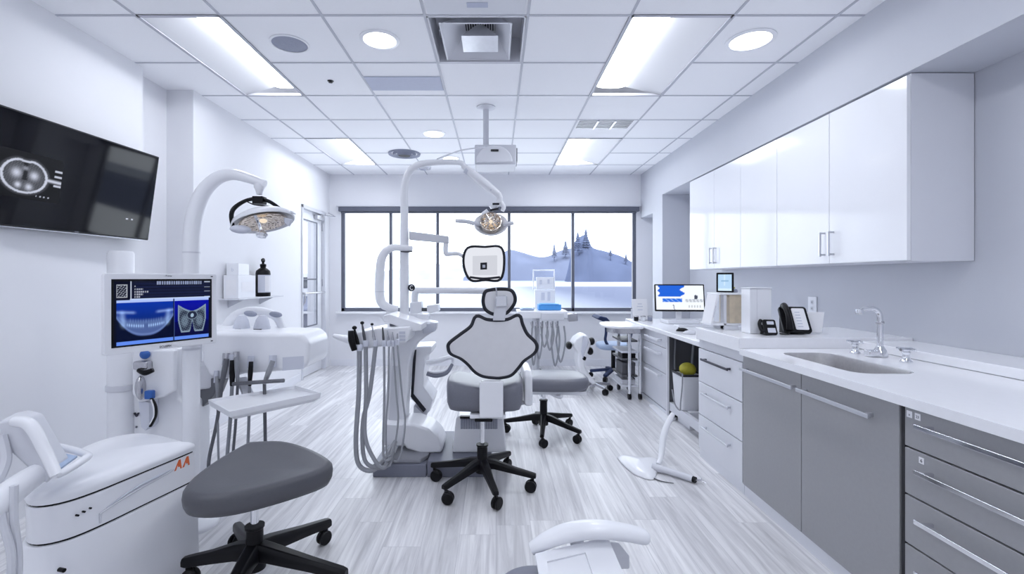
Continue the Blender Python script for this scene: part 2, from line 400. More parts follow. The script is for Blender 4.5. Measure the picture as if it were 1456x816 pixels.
# --- back wall around the window
WX0, WX1, WZ0, WZ1 = -2.325, 2.11, 0.815, 2.36
b = MB()
b.box((-2.76, BACK, 0), (WX0, BACK+0.12, CEIL)); b.box((WX1, BACK, 0), (2.75, BACK+0.12, CEIL))
b.box((WX0, BACK, 0), (WX1, BACK+0.12, WZ0)); b.box((WX0, BACK, WZ1), (WX1, BACK+0.12, CEIL))
struct(b.build('wall_back', 'wall', flat=True))
# --- right side: alcove behind the worktop, bulkhead above, pier and doorway recess
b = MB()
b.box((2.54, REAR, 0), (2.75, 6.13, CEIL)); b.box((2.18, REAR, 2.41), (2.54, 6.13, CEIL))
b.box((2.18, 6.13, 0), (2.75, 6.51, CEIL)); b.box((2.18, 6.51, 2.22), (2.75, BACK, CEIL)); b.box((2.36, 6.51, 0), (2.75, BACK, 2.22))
struct(b.build('wall_right', 'wallshade', flat=True))
b = MB(); b.box((-2.76, REAR-0.1, 0), (2.75, REAR, CEIL)); struct(b.build('wall_rear', 'wall', flat=True))

b = MB(); b.box((-2.499, 3.872, 0), (-2.487, DY0-0.05, 0.10)); struct(b.build('baseboard_left', 'base', bevel=0.003))
b = MB(); b.box((-2.47, BACK-0.013, 0), (2.16, BACK-0.001, 0.10)); struct(b.build('baseboard_back', 'base', bevel=0.003))
b = MB(); b.box((2.167, 6.14, 0), (2.179, 6.5, 0.10)); struct(b.build('baseboard_right', 'base', bevel=0.003))

# --- window
fy0, fy1 = BACK+0.01, BACK+0.07
w = MB()
w.box((WX0, fy0, WZ0), (WX0+0.05, fy1, WZ1)); w.box((WX1-0.05, fy0, WZ0), (WX1, fy1, WZ1))
w.box((WX0, fy0, WZ0), (WX1, fy1, WZ0+0.055)); w.box((WX0, fy0, WZ1-0.055), (WX1, fy1, WZ1))
mull = [(555-CX)/F*BACK, (622-CX)/F*BACK, (724-CX)/F*BACK, (815-CX)/F*BACK]
for x in mull: w.box((x-0.022, fy0, WZ0), (x+0.022, fy1, WZ1))
win = struct(w.build('window_1', 'frame', bevel=0.004))
ed = [WX0+0.05]+mull+[WX1-0.05]
for i in range(5):
    g = MB(); g.box((ed[i]+0.01, BACK+0.035, WZ0+0.05), (ed[i+1]-0.01, BACK+0.041, WZ1-0.05)); g.build('window_pane', 'glass', win, flat=True)
b = MB(); b.box((WX0-0.06, BACK-0.07, WZ0-0.035), (WX1+0.06, BACK+0.02, WZ0-0.002)); struct(b.build('trim_sill', 'worktop', bevel=0.006))
bl = thing('roller_blind', 'dark grey rolled-up blind cassette along the top of the window', 'blind', (0, BACK-0.03, WZ1-0.07))
c = MB(); c.box((WX0-0.02, BACK-0.075, WZ1-0.05), (WX1+0.03, BACK-0.003, WZ1+0.02)); c.build('cassette', 'blind', bl, bevel=0.006)
c = MB(); c.box((WX0-0.05, BACK-0.085, WZ1+0.021), (WX1+0.05, BACK-0.002, WZ1+0.042)); c.build('top_rail', 'offwhite', bl, bevel=0.003)
c = MB(); c.box((WX0+0.01, BACK-0.05, WZ1-0.075), (WX1-0.01, BACK-0.03, WZ1-0.05)); c.build('hem_bar', 'blind', bl, bevel=0.004)

# --- outside: water, hills, conifers
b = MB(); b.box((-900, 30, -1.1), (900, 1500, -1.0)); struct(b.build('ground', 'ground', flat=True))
def hill(name, m, Y, prof, depth):
    q = [((x-CX)/F*Y, EYE-(y-CY)/F*Y) for x, y in prof]; q = [(a.x, a.y) for a in catmull([Vector((x, z, 0)) for x, z in q], 5)]
    rings = []
    for t, k in ((0, 0.0), (0.12, 0.55), (0.35, 0.9), (0.5, 1.0), (0.7, 0.8), (1, 0)):
        rings.append([Vector((x*(1+0.15*(t-0.5)), Y + (t-0.5)*depth, -1.0 + (z+1.0)*k + (random.uniform(-0.5, 0.5)*0.03*z if 0 < k < 1 else 0))) for x, z in q])
    h = MB(); h.loft(rings, cap=False, closed=False); return struct(h.build(name, m, angle=80))
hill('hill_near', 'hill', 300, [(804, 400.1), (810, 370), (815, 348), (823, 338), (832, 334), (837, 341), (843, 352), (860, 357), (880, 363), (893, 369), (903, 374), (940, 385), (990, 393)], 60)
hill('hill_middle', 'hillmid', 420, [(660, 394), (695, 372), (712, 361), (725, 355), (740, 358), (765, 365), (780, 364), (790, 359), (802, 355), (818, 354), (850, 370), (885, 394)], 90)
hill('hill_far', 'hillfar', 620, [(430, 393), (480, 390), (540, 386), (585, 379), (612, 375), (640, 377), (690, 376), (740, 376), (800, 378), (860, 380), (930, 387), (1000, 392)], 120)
for px, ptop, pb, Y, wd, lab in ((833, 324, 352, 284, 0.20, 'tallest hazy conifer on the crest of the wooded hill'), (821.5, 330, 356, 278, 0.24, 'hazy conifer beside the tallest one, next to the last window post'),
        (788, 345, 366, 392, 0.18, 'lone slender conifer on the paler middle hill'), (804, 342, 362, 392, 0.30, 'bushy conifer on the paler middle hill'),
        (868, 353, 364, 282, 0.22, 'small hazy conifer halfway down the wooded hill slope'), (890, 360, 372, 282, 0.24, 'smallest hazy conifer low on the wooded hill slope')):
    p0, p1 = at(px, pb, Y), at(px, ptop, Y); h = p1.z - p0.z
    t = thing('conifer_tree', lab, 'tree', (p0.x, Y, p0.z), 0, 'conifers on the hills outside')
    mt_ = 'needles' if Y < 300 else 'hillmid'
    m = MB(); m.cyl((p0.x, Y, p0.z-3), (p0.x, Y, p1.z-h*0.2), 0.4, 0.15, 8); m.build('trunk', mt_, t)
    m = MB()
    for a in range(8):
        z0 = p0.z + h*(0.04+0.115*a); r = h*wd*1.5*(1-0.115*a)*random.uniform(0.8, 1.15)
        rg = [Vector((p0.x + r*math.cos(i*math.pi/8)*(1 if i % 2 else 0.66), Y + r*math.sin(i*math.pi/8)*(1 if i % 2 else 0.66), z0 - h*0.03*(i % 2))) for i in range(16)]
        tp = [Vector((p0.x + 0.05*r*math.cos(i*math.pi/8), Y + 0.05*r*math.sin(i*math.pi/8), z0 + h*0.19)) for i in range(16)]
        m.loft([rg, tp])
    m.build('crown', mt_, t, flat=True)

# --- door
d = thing('door_1', None, None, (-2.53, 6.44, 0)); d['kind'] = 'structure'
gx0, gx1 = -2.575, -2.535
y0, y1, gz0, gz1, ga, gb = DY0+0.045, DY1-0.045, 0.66, 2.10, DY0+0.075, DY1-0.22
p = MB()
p.box((gx0, y0, 0.01), (gx1, ga, DH-0.045)); p.box((gx0, gb, 0.01), (gx1, y1, DH-0.045)); p.box((gx0, ga, 0.01), (gx1, gb, gz0)); p.box((gx0, ga, gz1), (gx1, gb, DH-0.045))
p.build('door_leaf', 'door', d, flat=True)
p = MB(); p.box((gx0+0.015, ga, gz0), (gx0+0.021, gb, gz1)); p.build('glass_panel', 'glass', d, flat=True)
p = MB()
for a, c_ in (((ga-0.002, gz0), (ga+0.014, gz1)), ((gb-0.014, gz0), (gb+0.002, gz1)), ((ga, gz0-0.002), (gb, gz0+0.014)), ((ga, gz1-0.014), (gb, gz1+0.002)), ((ga, 1.29), (gb, 1.31))):
    p.box((gx1-0.004, a[0], a[1]), (gx1+0.006, c_[0], c_[1]))
p.build('glass_frame', 'frame', d)
p = MB()
p.box((-2.60, DY0, 0), (-2.488, y0-0.003, DH)); p.box((-2.60, y1+0.003, 0), (-2.488, DY1, DH)); p.box((-2.60, DY0, DH-0.042), (-2.488, DY1, DH))
p.build('door_frame', 'offwhite', d, bevel=0.004)
p = MB(); p.tube([(-2.53, ga-0.05, 1.12), (-2.47, ga-0.05, 1.12), (-2.465, ga, 1.12), (-2.465, gb+0.1, 1.115)], 0.014, 10); p.cyl((-2.536, ga-0.05, 1.12), (-2.52, ga-0.05, 1.12), 0.03); p.tube([(-2.47, ga-0.03, 1.11), (-2.475, ga-0.03, 1.0), (-2.53, ga-0.03, 0.93)], 0.009, 8)
p.build('door_handle', 'steel', d)
p = MB(); p.box((-2.53, DY1-0.34, DH-0.13), (-2.48, DY1-0.08, DH-0.07)); p.bar((-2.50, DY1-0.2, DH-0.06), (-2.36, DY1+0.02, DH-0.05), 0.02, 0.012); p.bar((-2.36, DY1+0.02, DH-0.05), (-2.48, DY1+0.08, DH+0.01), 0.02, 0.012)
p.build('door_closer', 'steel', d, bevel=0.004)
p = MB()
for z in (0.35, 1.2, 2.0): p.cyl((-2.527, DY1-0.047, z), (-2.527, DY1-0.047, z+0.1), 0.009)
p.build('hinge', 'steel', d)
t = thing('ceiling_light', 'added corridor ceiling light that brightens the view through the door glass', 'ceiling light', (-3.4, 7.0, 2.6))  # unseen lamp, added to lift the dark corridor behind the glass
p = MB(); p.box((-3.7, 5.4, 2.575), (-3.1, 8.6, 2.599)); p.build('housing', 'ventwhite', t)
p = MB(); p.box((-3.66, 5.44, 2.566), (-3.14, 8.56, 2.5745)); p.build('diffuser', 'down', t)
# what stands in the corridor behind the glass
t = thing('corridor_cabinet', 'blue grey corridor cabinet seen through the door glass', 'cabinet', (-3.5, 8.85, 0))
p = MB(); p.box((-4.09, 8.72, 0), (-2.89, 9.09, 1.36)); p.build('body', 'slot', t, bevel=0.01)
for k in range(4):
    p = MB(); p.box((-4.07+0.295*k, 8.70, 0.72), (-4.07+0.295*k+0.285, 8.719, 1.34)); p.build('cabinet_door', 'slot', t, bevel=0.004)
p = MB(); p.box((-4.09, 8.66, 0.655), (-2.89, 8.719, 0.70)); p.build('ledge', 'white', t, bevel=0.004)
p = MB(); p.box((-4.07, 8.70, 0.05), (-2.9, 8.719, 0.64)); p.build('lower_panel', 'platform', t, bevel=0.004)
t = thing('towel_dispenser', 'white wall dispenser seen through the door glass', 'dispenser', (-3.49, 8.6, 1.0))
p = MB(); p.box((-3.57, 8.58, 0.98), (-3.40, 8.698, 1.42)); p.build('case', 'white', t, bevel=0.02)
p = MB(); p.box((-3.53, 8.572, 1.13), (-3.44, 8.5795, 1.33)); p.build('view_slot', 'vinyl', t)

# ================================================================== ceiling fittings
def troffer(cx, r, label, flip):
    x0, x1, ya, yb = XL[cx]+0.004, XL[cx+1]-0.004, YL[r]+0.004, YL[r+2]-0.004
    t = thing('ceiling_light', label, 'ceiling light', ((x0+x1)/2, (ya+yb)/2, CEIL), 0, 'recessed ceiling troffers')
    W = x1-x0
    s0, s1 = (x0+W*0.52, x0+W*0.93) if not flip else (x0+W*0.07, x0+W*0.48)
    m = MB()      # housing pan: sloping white reflector either side of the lamp
    zt = CEIL+0.075
    prof = [(x0, CEIL+0.001), (s0, zt), (s1, zt), (x1, CEIL+0.001)]
    m.loft([[Vector((x, ya, z)) for x, z in prof], [Vector((x, yb, z)) for x, z in prof]], cap=False, closed=False)
    top = [(x1, CEIL+0.14), (x0, CEIL+0.14)]
    for yy in (ya, yb):
        m.add([(x, yy, z) for x, z in prof] + [(x, yy, z) for x, z in top], [(0,1,2,3,4,5)])
    m.build('reflector', 'refl_white', t, flat=True)
    m = MB(); k = 0.012
    m.box((x0-k, ya-k, CEIL-0.006), (x0+k, yb+k, CEIL)); m.box((x1-k, ya-k, CEIL-0.006), (x1+k, yb+k, CEIL)); m.box((x0, ya-k, CEIL-0.006), (x1, ya+k, CEIL)); m.box((x0, yb-k, CEIL-0.006), (x1, yb+k, CEIL))
    m.build('frame', 'tbar', t)
    m = MB(); n = 8; h = (s1-s0)/2
    arc = [(s0+h-h*math.cos(math.pi*i/n), zt-0.022*math.sin(math.pi*i/n)-0.001) for i in range(n+1)]
    m.loft([[Vector((x, ya+0.02, z)) for x, z in arc], [Vector((x, yb-0.02, z)) for x, z in arc]])
    m.build('lamp', 'troffer' if YL[r] > 1.5 else 'troffer_fill', t)
TL = ['long recessed ceiling light nearest the wall television, lamp along its right side', 'long recessed ceiling light above the right-hand floor, beside the white wall cabinets',
      'recessed ceiling light far off above the door, left of the curved lamp pole', 'recessed ceiling light far off in front of the slatted ceiling grille',
      'added recessed fill light over the near left, unseen behind the viewer', 'added recessed fill light over the near right, unseen behind the viewer',
      'added recessed fill light at the rear left, unseen behind the viewer', 'added recessed fill light at the rear right, unseen behind the viewer']
for k, (cx, r) in enumerate(TROFFERS): troffer(cx, r, TL[k], k % 2 == 1)

def downlight(px, py, rad, label):
    q = at(px, py, 1); Y = (CEIL-EYE)/(q.z-EYE); c = at(px, py, Y)
    t = thing('downlight', label, 'ceiling light', c, 0, 'round ceiling downlights')
    m = MB(); m.lathe([(rad*1.22, 0), (rad*1.22, -0.005), (rad*1.0, -0.009), (rad*0.98, 0)], c); m.build('trim_ring', 'white', t)
    m = MB(); m.lathe([(rad*0.98, -0.002), (rad*0.9, -0.007), (rad*0.4, -0.009), (0, -0.009)], c, cap=False); m.build('lens', 'down', t)
downlight(540, 56, 0.105, 'round lit downlight between the round speaker and the square air vent')
downlight(1067, 57, 0.125, 'round lit downlight on the side of the white wall cabinets')
downlight(617, 190, 0.105, 'round lit downlight in the middle of the ceiling behind the slot panel')
downlight(641, 225, 0.10, 'small lit downlight far off above the curved lamp pole')

def cp(px, py):
    q = at(px, py, 1); Y = (CEIL-EYE)/(q.z-EYE); return at(px, py, Y)
c = cp(412, 62); t = thing('ceiling_speaker', 'round grey ceiling speaker beside the long recessed light', 'speaker', c)
m = MB(); m.lathe([(0.125, 0), (0.125, -0.006), (0.112, -0.008), (0.112, 0)], c); m.build('rim', 'white', t)
m = MB(); m.lathe([(0.111, -0.003), (0.08, -0.007), (0, -0.009)], c, cap=False); m.build('grille', 'speaker', t)
c = at(576, 123, 3.72); c.z = CEIL
m = MB(); m.box((-1.02, 3.61, CEIL-0.006), (-0.43, 3.87, CEIL-0.0005)); tag(m.build('ceiling_panel', 'slot', bevel=0.002), 'blue grey flat panel set in a ceiling tile behind the square vent', 'panel')
c = cp(470, 115); t = thing('ceiling_sprinkler', 'small black ceiling sprinkler head near the long recessed light', 'sprinkler', c)
m = MB(); m.lathe([(0.024, 0), (0.024, -0.003), (0.012, -0.006), (0.010, -0.012), (0.016, -0.013), (0.0, -0.014)], c, cap=False); m.build('head', 'black', t)
for i, (px, py, rr, lab) in enumerate([(575, 218, 0.20, 'dark round air vent on the ceiling behind the curved lamp pole'), (601, 238, 0.12, 'small pale round air vent on the ceiling above the window')]):
    c = cp(px, py); t = thing('ceiling_vent', lab, 'air vent', c)
    m = MB()
    for k in range(3): m.lathe([(rr*(1-0.28*k), 0.0), (rr*(0.97-0.28*k), -0.02-0.008*k), (rr*(0.80-0.28*k), -0.005)], c, cap=False)
    m.build('cone', 'speaker' if i == 0 else 'ventwhite', t)
    m = MB(); m.lathe([(rr*0.42, -0.024), (rr*0.4, -0.03), (0, -0.032)], c, cap=False); m.build('core', 'ventdark' if i == 0 else 'speaker', t)
# slatted grille near the far right light
a, d_ = cp(828, 178), cp(900, 169); x0, x1, ya, yb = 0.83, 1.36, 4.61, 4.86
t = thing('ceiling_grille', 'dark slatted ceiling grille in front of the far recessed light', 'air vent', ((x0+x1)/2, (ya+yb)/2, CEIL))
m = MB(); m.box((x0, ya, CEIL-0.003), (x1, yb, CEIL-0.0005)); m.build('back_plate', 'ventdark', t)
m = MB()
for k in range(6): m.box((x0, ya+0.008+k*0.043, CEIL-0.006), (x1, ya+0.020+k*0.043, CEIL-0.003))
m.box((x0+0.17, ya, CEIL-0.015), (x0+0.19, yb, CEIL-0.003)); m.box((x1-0.19, ya, CEIL-0.015), (x1-0.17, yb, CEIL-0.003))
m.build('slat', 'ventmetal', t)
# square air vent: recessed pan with a funnel and a dark core
x0, x1, ya, yb = XL[4]+0.006, XL[5]-0.006, YL[ry]+0.006, YL[ry+1]-0.006; xm, ym = (x0+x1)/2, (ya+yb)/2
t = thing('ceiling_diffuser', 'big square metal ceiling air vent with a funnel inside', 'air vent', (xm, ym, CEIL))
m = MB()
for lo, hi in (((x0, ya, CEIL-0.004), (x0+0.012, yb, CEIL+0.17)), ((x1-0.012, ya, CEIL-0.004), (x1, yb, CEIL+0.17)), ((x0, ya, CEIL-0.004), (x1, ya+0.012, CEIL+0.17)), ((x0, yb-0.012, CEIL-0.004), (x1, yb, CEIL+0.17)), ((x0, ya, CEIL+0.17), (x1, yb, CEIL+0.18))): m.box(lo, hi)
m.build('pan', 'ventwhite', t)
def sq(cx, cy, h, z, hy=None): hy = hy or h; return [Vector((cx+a*h, cy+b_*hy, z)) for a, b_ in ((-1,-1),(1,-1),(1,1),(-1,1))]
m = MB(); m.loft([sq(xm-0.01, ym+0.03, 0.215, CEIL+0.006, 0.235), sq(xm+0.01, ym+0.04, 0.10, CEIL+0.13, 0.10)], cap=False); m.loft([sq(xm-0.01, ym+0.03, 0.225, CEIL+0.004, 0.245), sq(xm-0.01, ym+0.03, 0.212, CEIL+0.004, 0.232)], cap=False); m.build('funnel', 'ventwhite', t, flat=True)
m = MB(); m.loft([sq(xm+0.01, ym+0.04, 0.10, CEIL+0.142, 0.10), sq(xm+0.01, ym+0.04, 0.10, CEIL+0.165, 0.10)], cap=True); m.mi = 1
for k in range(12): m.box((xm-0.08+k*0.0165, ym-0.06, CEIL+0.13), (xm-0.076+k*0.0165, ym+0.12, CEIL+0.142))
m.build('core', ['ventdark', 'ventmetal'], t)
m = MB(); m.loft([sq(xm+0.01, ym+0.08, 0.12, CEIL+0.02, 0.11), sq(xm+0.01, ym+0.06, 0.02, CEIL+0.125, 0.03)]); m.build('cone', 'ventmetal', t, flat=True)
m = MB(); m.cyl((x0+0.06, ym+0.02, CEIL+0.08), (x0+0.06, ym+0.02, CEIL+0.11), 0.022); m.build('knob', 'ventwhite', t)
m = MB(); m.box((XL[4]+0.02, YL[ry]-0.29, CEIL-0.006), (XL[5]-0.02, YL[ry]-0.02, CEIL-0.0005)); m.mi = 1; m.box((xm-0.05, YL[ry]-0.14, CEIL-0.008), (xm+0.07, YL[ry]-0.09, CEIL-0.006))
tag(m.build('ceiling_access_panel', ['ventwhite', 'slot'], bevel=0.002), 'white ceiling access panel in front of the square air vent', 'panel')
# projector on its drop pole
t = thing('ceiling_projector', 'white box projector hanging from a ceiling pole above the window side', 'projector', (0.0, 4.26, 2.34))
px = (691-CX)/F*4.26; Yp = 4.26
m = MB(); m.lathe([(0.085, CEIL-0.001), (0.085, CEIL-0.008), (0.03, CEIL-0.02), (0.022, CEIL-0.03)], (px, Yp, 0)); m.build('ceiling_plate', 'ventwhite', t)
m = MB(); m.cyl((px, Yp, 2.50), (px, Yp, CEIL-0.015), 0.026); m.build('pole', 'offwhite', t)
m = MB(); m.box((-0.19, Yp-0.05, 2.34), (0.185, Yp+0.26, 2.52)); m.build('case', 'ventwhite', t, bevel=0.012)
m = MB(); arc = [(0.165*math.cos(R(a)), 2.355 + 0.15*math.sin(R(a))) for a in range(0, 181, 10)]; m.prism([(x-0.015, z) for x, z in arc], 'y', Yp-0.085, Yp-0.051); m.build('front_shell', 'white', t, bevel=0.01)
m = MB(); m.obox((-0.01, Yp-0.088, 2.455), (0.07, 0.01, 0.02)); m.build('vent_slot', 'ventdark', t, bevel=0.004)
m = MB(); m.box((0.187, Yp, 2.38), (0.196, Yp+0.2, 2.5)); m.build('side_panel', 'vinyl', t)
# ================================================================== right side: wall cabinets
CT, CB, CF, CD = 2.405, 1.41, 2.20, 2.535
def wall_cabinet(ya, yb, seams, handles, label, end=False):
    t = thing('wall_cabinet', label, 'cabinet', ((CF+CD)/2, (ya+yb)/2, CB), 0, 'glossy white wall cabinets')
    m = MB(); m.box((CF, ya+0.001, CB+0.0), (CD, yb-0.001, CT)); m.build('body', 'carcass', t, bevel=0.002)
    ed = [ya]+seams+[yb]
    for i in range(len(ed)-1):
        m = MB(); m.box((CF-0.022, ed[i]+0.002, CB+0.004), (CF-0.001, ed[i+1]-0.002, CT-0.012)); dr = m.build('cabinet_door', 'gloss', t, bevel=0.0015)
        if handles[i]:
            hy = ed[i]+0.04 if handles[i] < 0 else ed[i+1]-0.04
            m = MB()
            m.box((CF-0.062, hy-0.006, CB+0.05), (CF-0.05, hy+0.006, CB+0.21))
            for z in (CB+0.056, CB+0.198): m.box((CF-0.056, hy-0.006, z), (CF-0.0225, hy+0.006, z+0.012))
            m.build('door_handle', 'handle', dr, bevel=0.0015)
wall_cabinet(2.48, 3.63, [3.06], [1, -1], 'glossy white two-door wall cabinet at the end above the sink')
wall_cabinet(3.63, 4.17, [], [0], 'narrow glossy white wall cabinet without handles between its two-door neighbours')
wall_cabinet(4.17, 5.26, [4.67], [1, -1], 'glossy white two-door wall cabinet at the window end, above the computer')

# ================================================================== base cabinets
FX = 1.50          # front plane of the doors
def hbar(par, ya, yb, z, x, m_='handle', d=0.034, h=0.013):
    m = MB(); m.box((x-d, ya, z-h/2), (x-d+0.009, yb, z+h/2))
    for y in (ya+0.02, yb-0.032): m.box((x-d+0.009, y, z-h/2+0.001), (x-0.0005, y+0.012, z+h/2-0.001))
    return m.build('drawer_handle' if 'drawer' in par.name else 'door_handle', m_, par, bevel=0.002)
def plinth(t, ya, yb, x=FX, m_='carcass'):
    m = MB(); m.box((x+0.012, ya, 0.0), (x+0.03, yb, 0.066)); m.build('plinth', m_, t)
# grey drawers nearest
t = thing('drawer_cabinet', 'dark grey drawer cabinet with long steel handles, nearest under the worktop', 'cabinet', (1.8, 1.3, 0))
m = MB(); m.box((FX+0.022, 0.86, 0.067), (2.12, 1.722, 0.852)); m.build('body', 'greydoor', t)
m = MB(); m.box((FX+0.004, 1.722, 0.05), (2.12, 1.735, 0.852)); m.build('dark_side_gap', 'darkgap', t)
plinth(t, 0.86, 1.735)
zs = [0.852, 0.705, 0.532, 0.352, 0.07]
for i in range(4):
    m = MB(); m.box((FX, 0.86, zs[i+1]+0.003), (FX+0.02, 1.718, zs[i]-0.003)); dr = m.build('drawer', 'greydoor', t, bevel=0.0025)
    hbar(dr, 0.98, 1.634, zs[i]-(0.05 if i == 0 else 0.062), FX, 'chrome', 0.045, 0.016)
    if i == 0:
        for y, s in ((1.70, 'u'), (1.667, '23')):
            m = MB(); m.box((FX-0.0012, y-0.013, zs[0]-0.038), (FX-0.0002, y+0.009, zs[0]-0.014)); st = m.build('sticker', 'paper', dr)
            text_part('sticker_print', s, 0.013, (FX-0.0014, y-0.002, zs[0]-0.031), (0,-1,0), (0,0,1), 'ink', st)
    if i == 1:
        m = MB(); m.box((FX-0.0012, 1.640, zs[1]-0.040), (FX-0.0002, 1.660, zs[1]-0.018)); st = m.build('sticker', 'paper', dr)
        text_part('sticker_print', '6', 0.017, (FX-0.0014, 1.650, zs[1]-0.035), (0,-1,0), (0,0,1), 'ink', st)
# grey sink doors
t = thing('sink_cabinet', 'mid grey two-door base cabinet under the sink', 'cabinet', (1.8, 2.27, 0))
m = MB()
m.box((FX+0.022, 1.738, 0.067), (2.12, 1.752, 0.852)); m.box((FX+0.022, 2.832, 0.067), (2.12, 2.846, 0.852)); m.box((FX+0.022, 1.752, 0.067), (2.12, 2.832, 0.082)); m.box((2.1, 1.752, 0.082), (2.12, 2.832, 0.852)); m.box((FX+0.022, 1.752, 0.79), (FX+0.04, 2.832, 0.852))
m.build('body', 'greydoor', t)
plinth(t, 1.738, 2.846)
for ya, yb, ha, hb in ((1.742, 2.298, 1.84, 2.285), (2.302, 2.842, 2.32, 2.815)):
    m = MB(); m.box((FX, ya, 0.07), (FX+0.02, yb, 0.849)); dr = m.build('cabinet_door', 'greydoor', t, bevel=0.0025)
    hbar(dr, ha, hb, 0.775, FX, 'handle', 0.04, 0.018)
# white drawers
t = thing('drawer_cabinet', 'white three-drawer base cabinet between the grey doors and the desk', 'cabinet', (1.8, 3.16, 0))
m = MB(); m.box((FX+0.022, 2.850, 0.067), (2.3, 3.468, 0.869)); m.build('body', 'carcass', t, bevel=0.002)
plinth(t, 2.850, 3.468)
m = MB(); m.box((FX+0.006, 2.852, 0.808), (FX+0.021, 3.466, 0.869)); m.build('top_rail', 'offwhite', t)
zs = [0.805, 0.56, 0.32, 0.07]
for i in range(3):
    m = MB(); m.box((FX, 2.853, zs[i+1]+0.003), (FX+0.02, 3.465, zs[i]-0.003)); dr = m.build('drawer', 'carcass', t, bevel=0.0025)
    hbar(dr, 2.97, 3.36, zs[i]-0.068, FX, 'darkhandle' if i == 0 else 'handle', 0.036, 0.016)
# far desk drawers
t = thing('drawer_cabinet', 'pale grey drawer pedestal at the far end under the desk', 'cabinet', (1.9, 4.86, 0))
DX = 1.62
m = MB(); m.box((DX+0.022, 4.46, 0.05), (2.3, 5.26, 0.777)); m.build('body', 'offwhite', t, bevel=0.002)
m = MB(); m.box((DX+0.004, 4.462, 0.0), (2.3, 5.258, 0.05)); m.build('plinth', 'offwhite', t)
zs = [0.775, 0.645, 0.40, 0.06]
for i in range(3):
    m = MB(); m.box((DX, 4.465, zs[i+1]+0.003), (DX+0.02, 5.255, zs[i]-0.003)); dr = m.build('drawer', 'offwhite', t, bevel=0.0025)
    hbar(dr, 4.55, 4.97, zs[i]-0.06 if i < 2 else zs[i]-0.03, DX, 'ventwhite', 0.05, 0.022)

# ================================================================== worktops
def plate_hole(m, outer, inner, z0, z1):
    bm = bmesh.new()
    def loop(p):
        vs = [bm.verts.new((x, y, z1)) for x, y in p]
        return [bm.edges.new((vs[i], vs[(i+1) % len(vs)])) for i in range(len(vs))]
    e = loop(outer)+loop(inner)
    bmesh.ops.triangle_fill(bm, use_beauty=True, edges=e)
    bm.verts.index_update()
    vs = [v.co.copy() for v in bm.verts]; fs = [tuple(v.index for v in f.verts) for f in bm.faces]; bm.free()
    m.add(vs, fs); m.add([Vector((v.x, v.y, z0)) for v in vs], [tuple(reversed(f)) for f in fs])
    for p in (outer, inner):
        n = len(p)
        m.add([(x, y, z1) for x, y in p]+[(x, y, z0) for x, y in p], [(i, (i+1) % n, n+(i+1) % n, n+i) for i in range(n)])
SX0, SX1, SY0, SY1 = 1.625, 1.915, 2.10, 2.70
sink = [(x+(SX0+SX1)/2, y+(SY0+SY1)/2) for x, y in rrect(SX1-SX0, SY1-SY0, 0.075, 7)]
t = thing('worktop', 'white worktop with the steel sink, running along the right wall', 'worktop', (2.0, 1.85, 0.855))
m = MB(); plate_hole(m, [(FX-0.02, 0.80), (2.538, 0.80), (2.538, 2.846), (FX-0.02, 2.846)], sink, 0.854, 0.89); m.build('slab', 'worktop', t, flat=True)
m = MB(); m.box((2.20, 0.80, 0.891), (2.537, 2.845, 0.938)); m.build('upstand', 'worktop', t, bevel=0.006)
t = thing('worktop', 'raised white worktop carrying the black telephone, one step above the sink', 'worktop', (2.0, 3.16, 0.871))
m = MB(); m.box((FX-0.02, 2.848, 0.871), (2.538, 3.472, 0.955)); m.build('slab', 'worktop', t, bevel=0.004)
t = thing('desk', 'white desk top under the far computer monitor, with an open knee space', 'desk', (2.1, 4.6, 0))
m = MB(); m.box((DX-0.03, 3.474, 0.780), (2.538, 5.75, 0.82)); m.build('desk_top', 'worktop', t, bevel=0.004)
m = MB(); m.box((DX+0.02, 4.43, 0.0), (2.3, 4.457, 0.779)); m.build('side_panel', 'vinyl', t)  # dark colour stands in for the shade inside the knee space
m = MB(); m.box((DX, 4.428, 0.0), (DX+0.0195, 4.458, 0.779)); m.build('edge_trim', 'carcass', t)
m = MB(); m.box((2.36, 3.48, 0.0), (2.38, 4.42, 0.779)); m.build('back_panel', 'vinyl', t)  # darkened too, knee-space shade put into the colour
m = MB(); m.box((DX+0.02, 3.48, 0.07), (DX+0.05, 4.42, 0.15)); m.build('foot_rail', 'offwhite', t)
m = MB(); m.box((DX+0.3, 5.70, 0.0), (2.3, 5.74, 0.779)); m.build('side_panel', 'carcass', t)

# sink and taps
t = thing('sink', 'stainless steel sink bowl set into the white worktop', 'sink', ((SX0+SX1)/2, 2.4, 0.68))
m = MB(); cx_, cy_ = (SX0+SX1)/2, (SY0+SY1)/2
def rr(s, z, r=0.075): return [Vector((cx_+x, cy_+y, z)) for x, y in rrect(SX1-SX0-s, SY1-SY0-s, r, 7)]
m.loft([rr(0.012, 0.852), rr(0.002, 0.853), rr(0.002, 0.8885), rr(0.010, 0.888), rr(0.014, 0.87), rr(0.02, 0.74), rr(0.05, 0.685, 0.06), rr(0.15, 0.68, 0.04)], cap=False)
m.add([(cx_+x, cy_+y, 0.68) for x, y in rrect(SX1-SX0-0.15, SY1-SY0-0.15, 0.04, 7)], [tuple(range(32))])
m.build('bowl', 'sinkm', t, angle=50)
m = MB(); m.lathe([(0.042, 0.681), (0.042, 0.685), (0.03, 0.684), (0.0, 0.682)], (cx_, cy_, 0)); m.build('drain', 'chrome', t)
t = thing('tap', 'chrome gooseneck tap standing behind the sink', 'tap', (2.10, 2.56, 0.89))
X, Y = 2.10, 2.56
m = MB(); m.lathe([(0.036, 0.8905), (0.036, 0.90), (0.03, 0.925), (0.02, 0.94), (0.016, 0.95)], (X, Y, 0)); m.obox((X-0.03, Y, 0.908), (0.085, 0.05, 0.034)); m.build('tap_base', 'chrome', t, bevel=0.006)
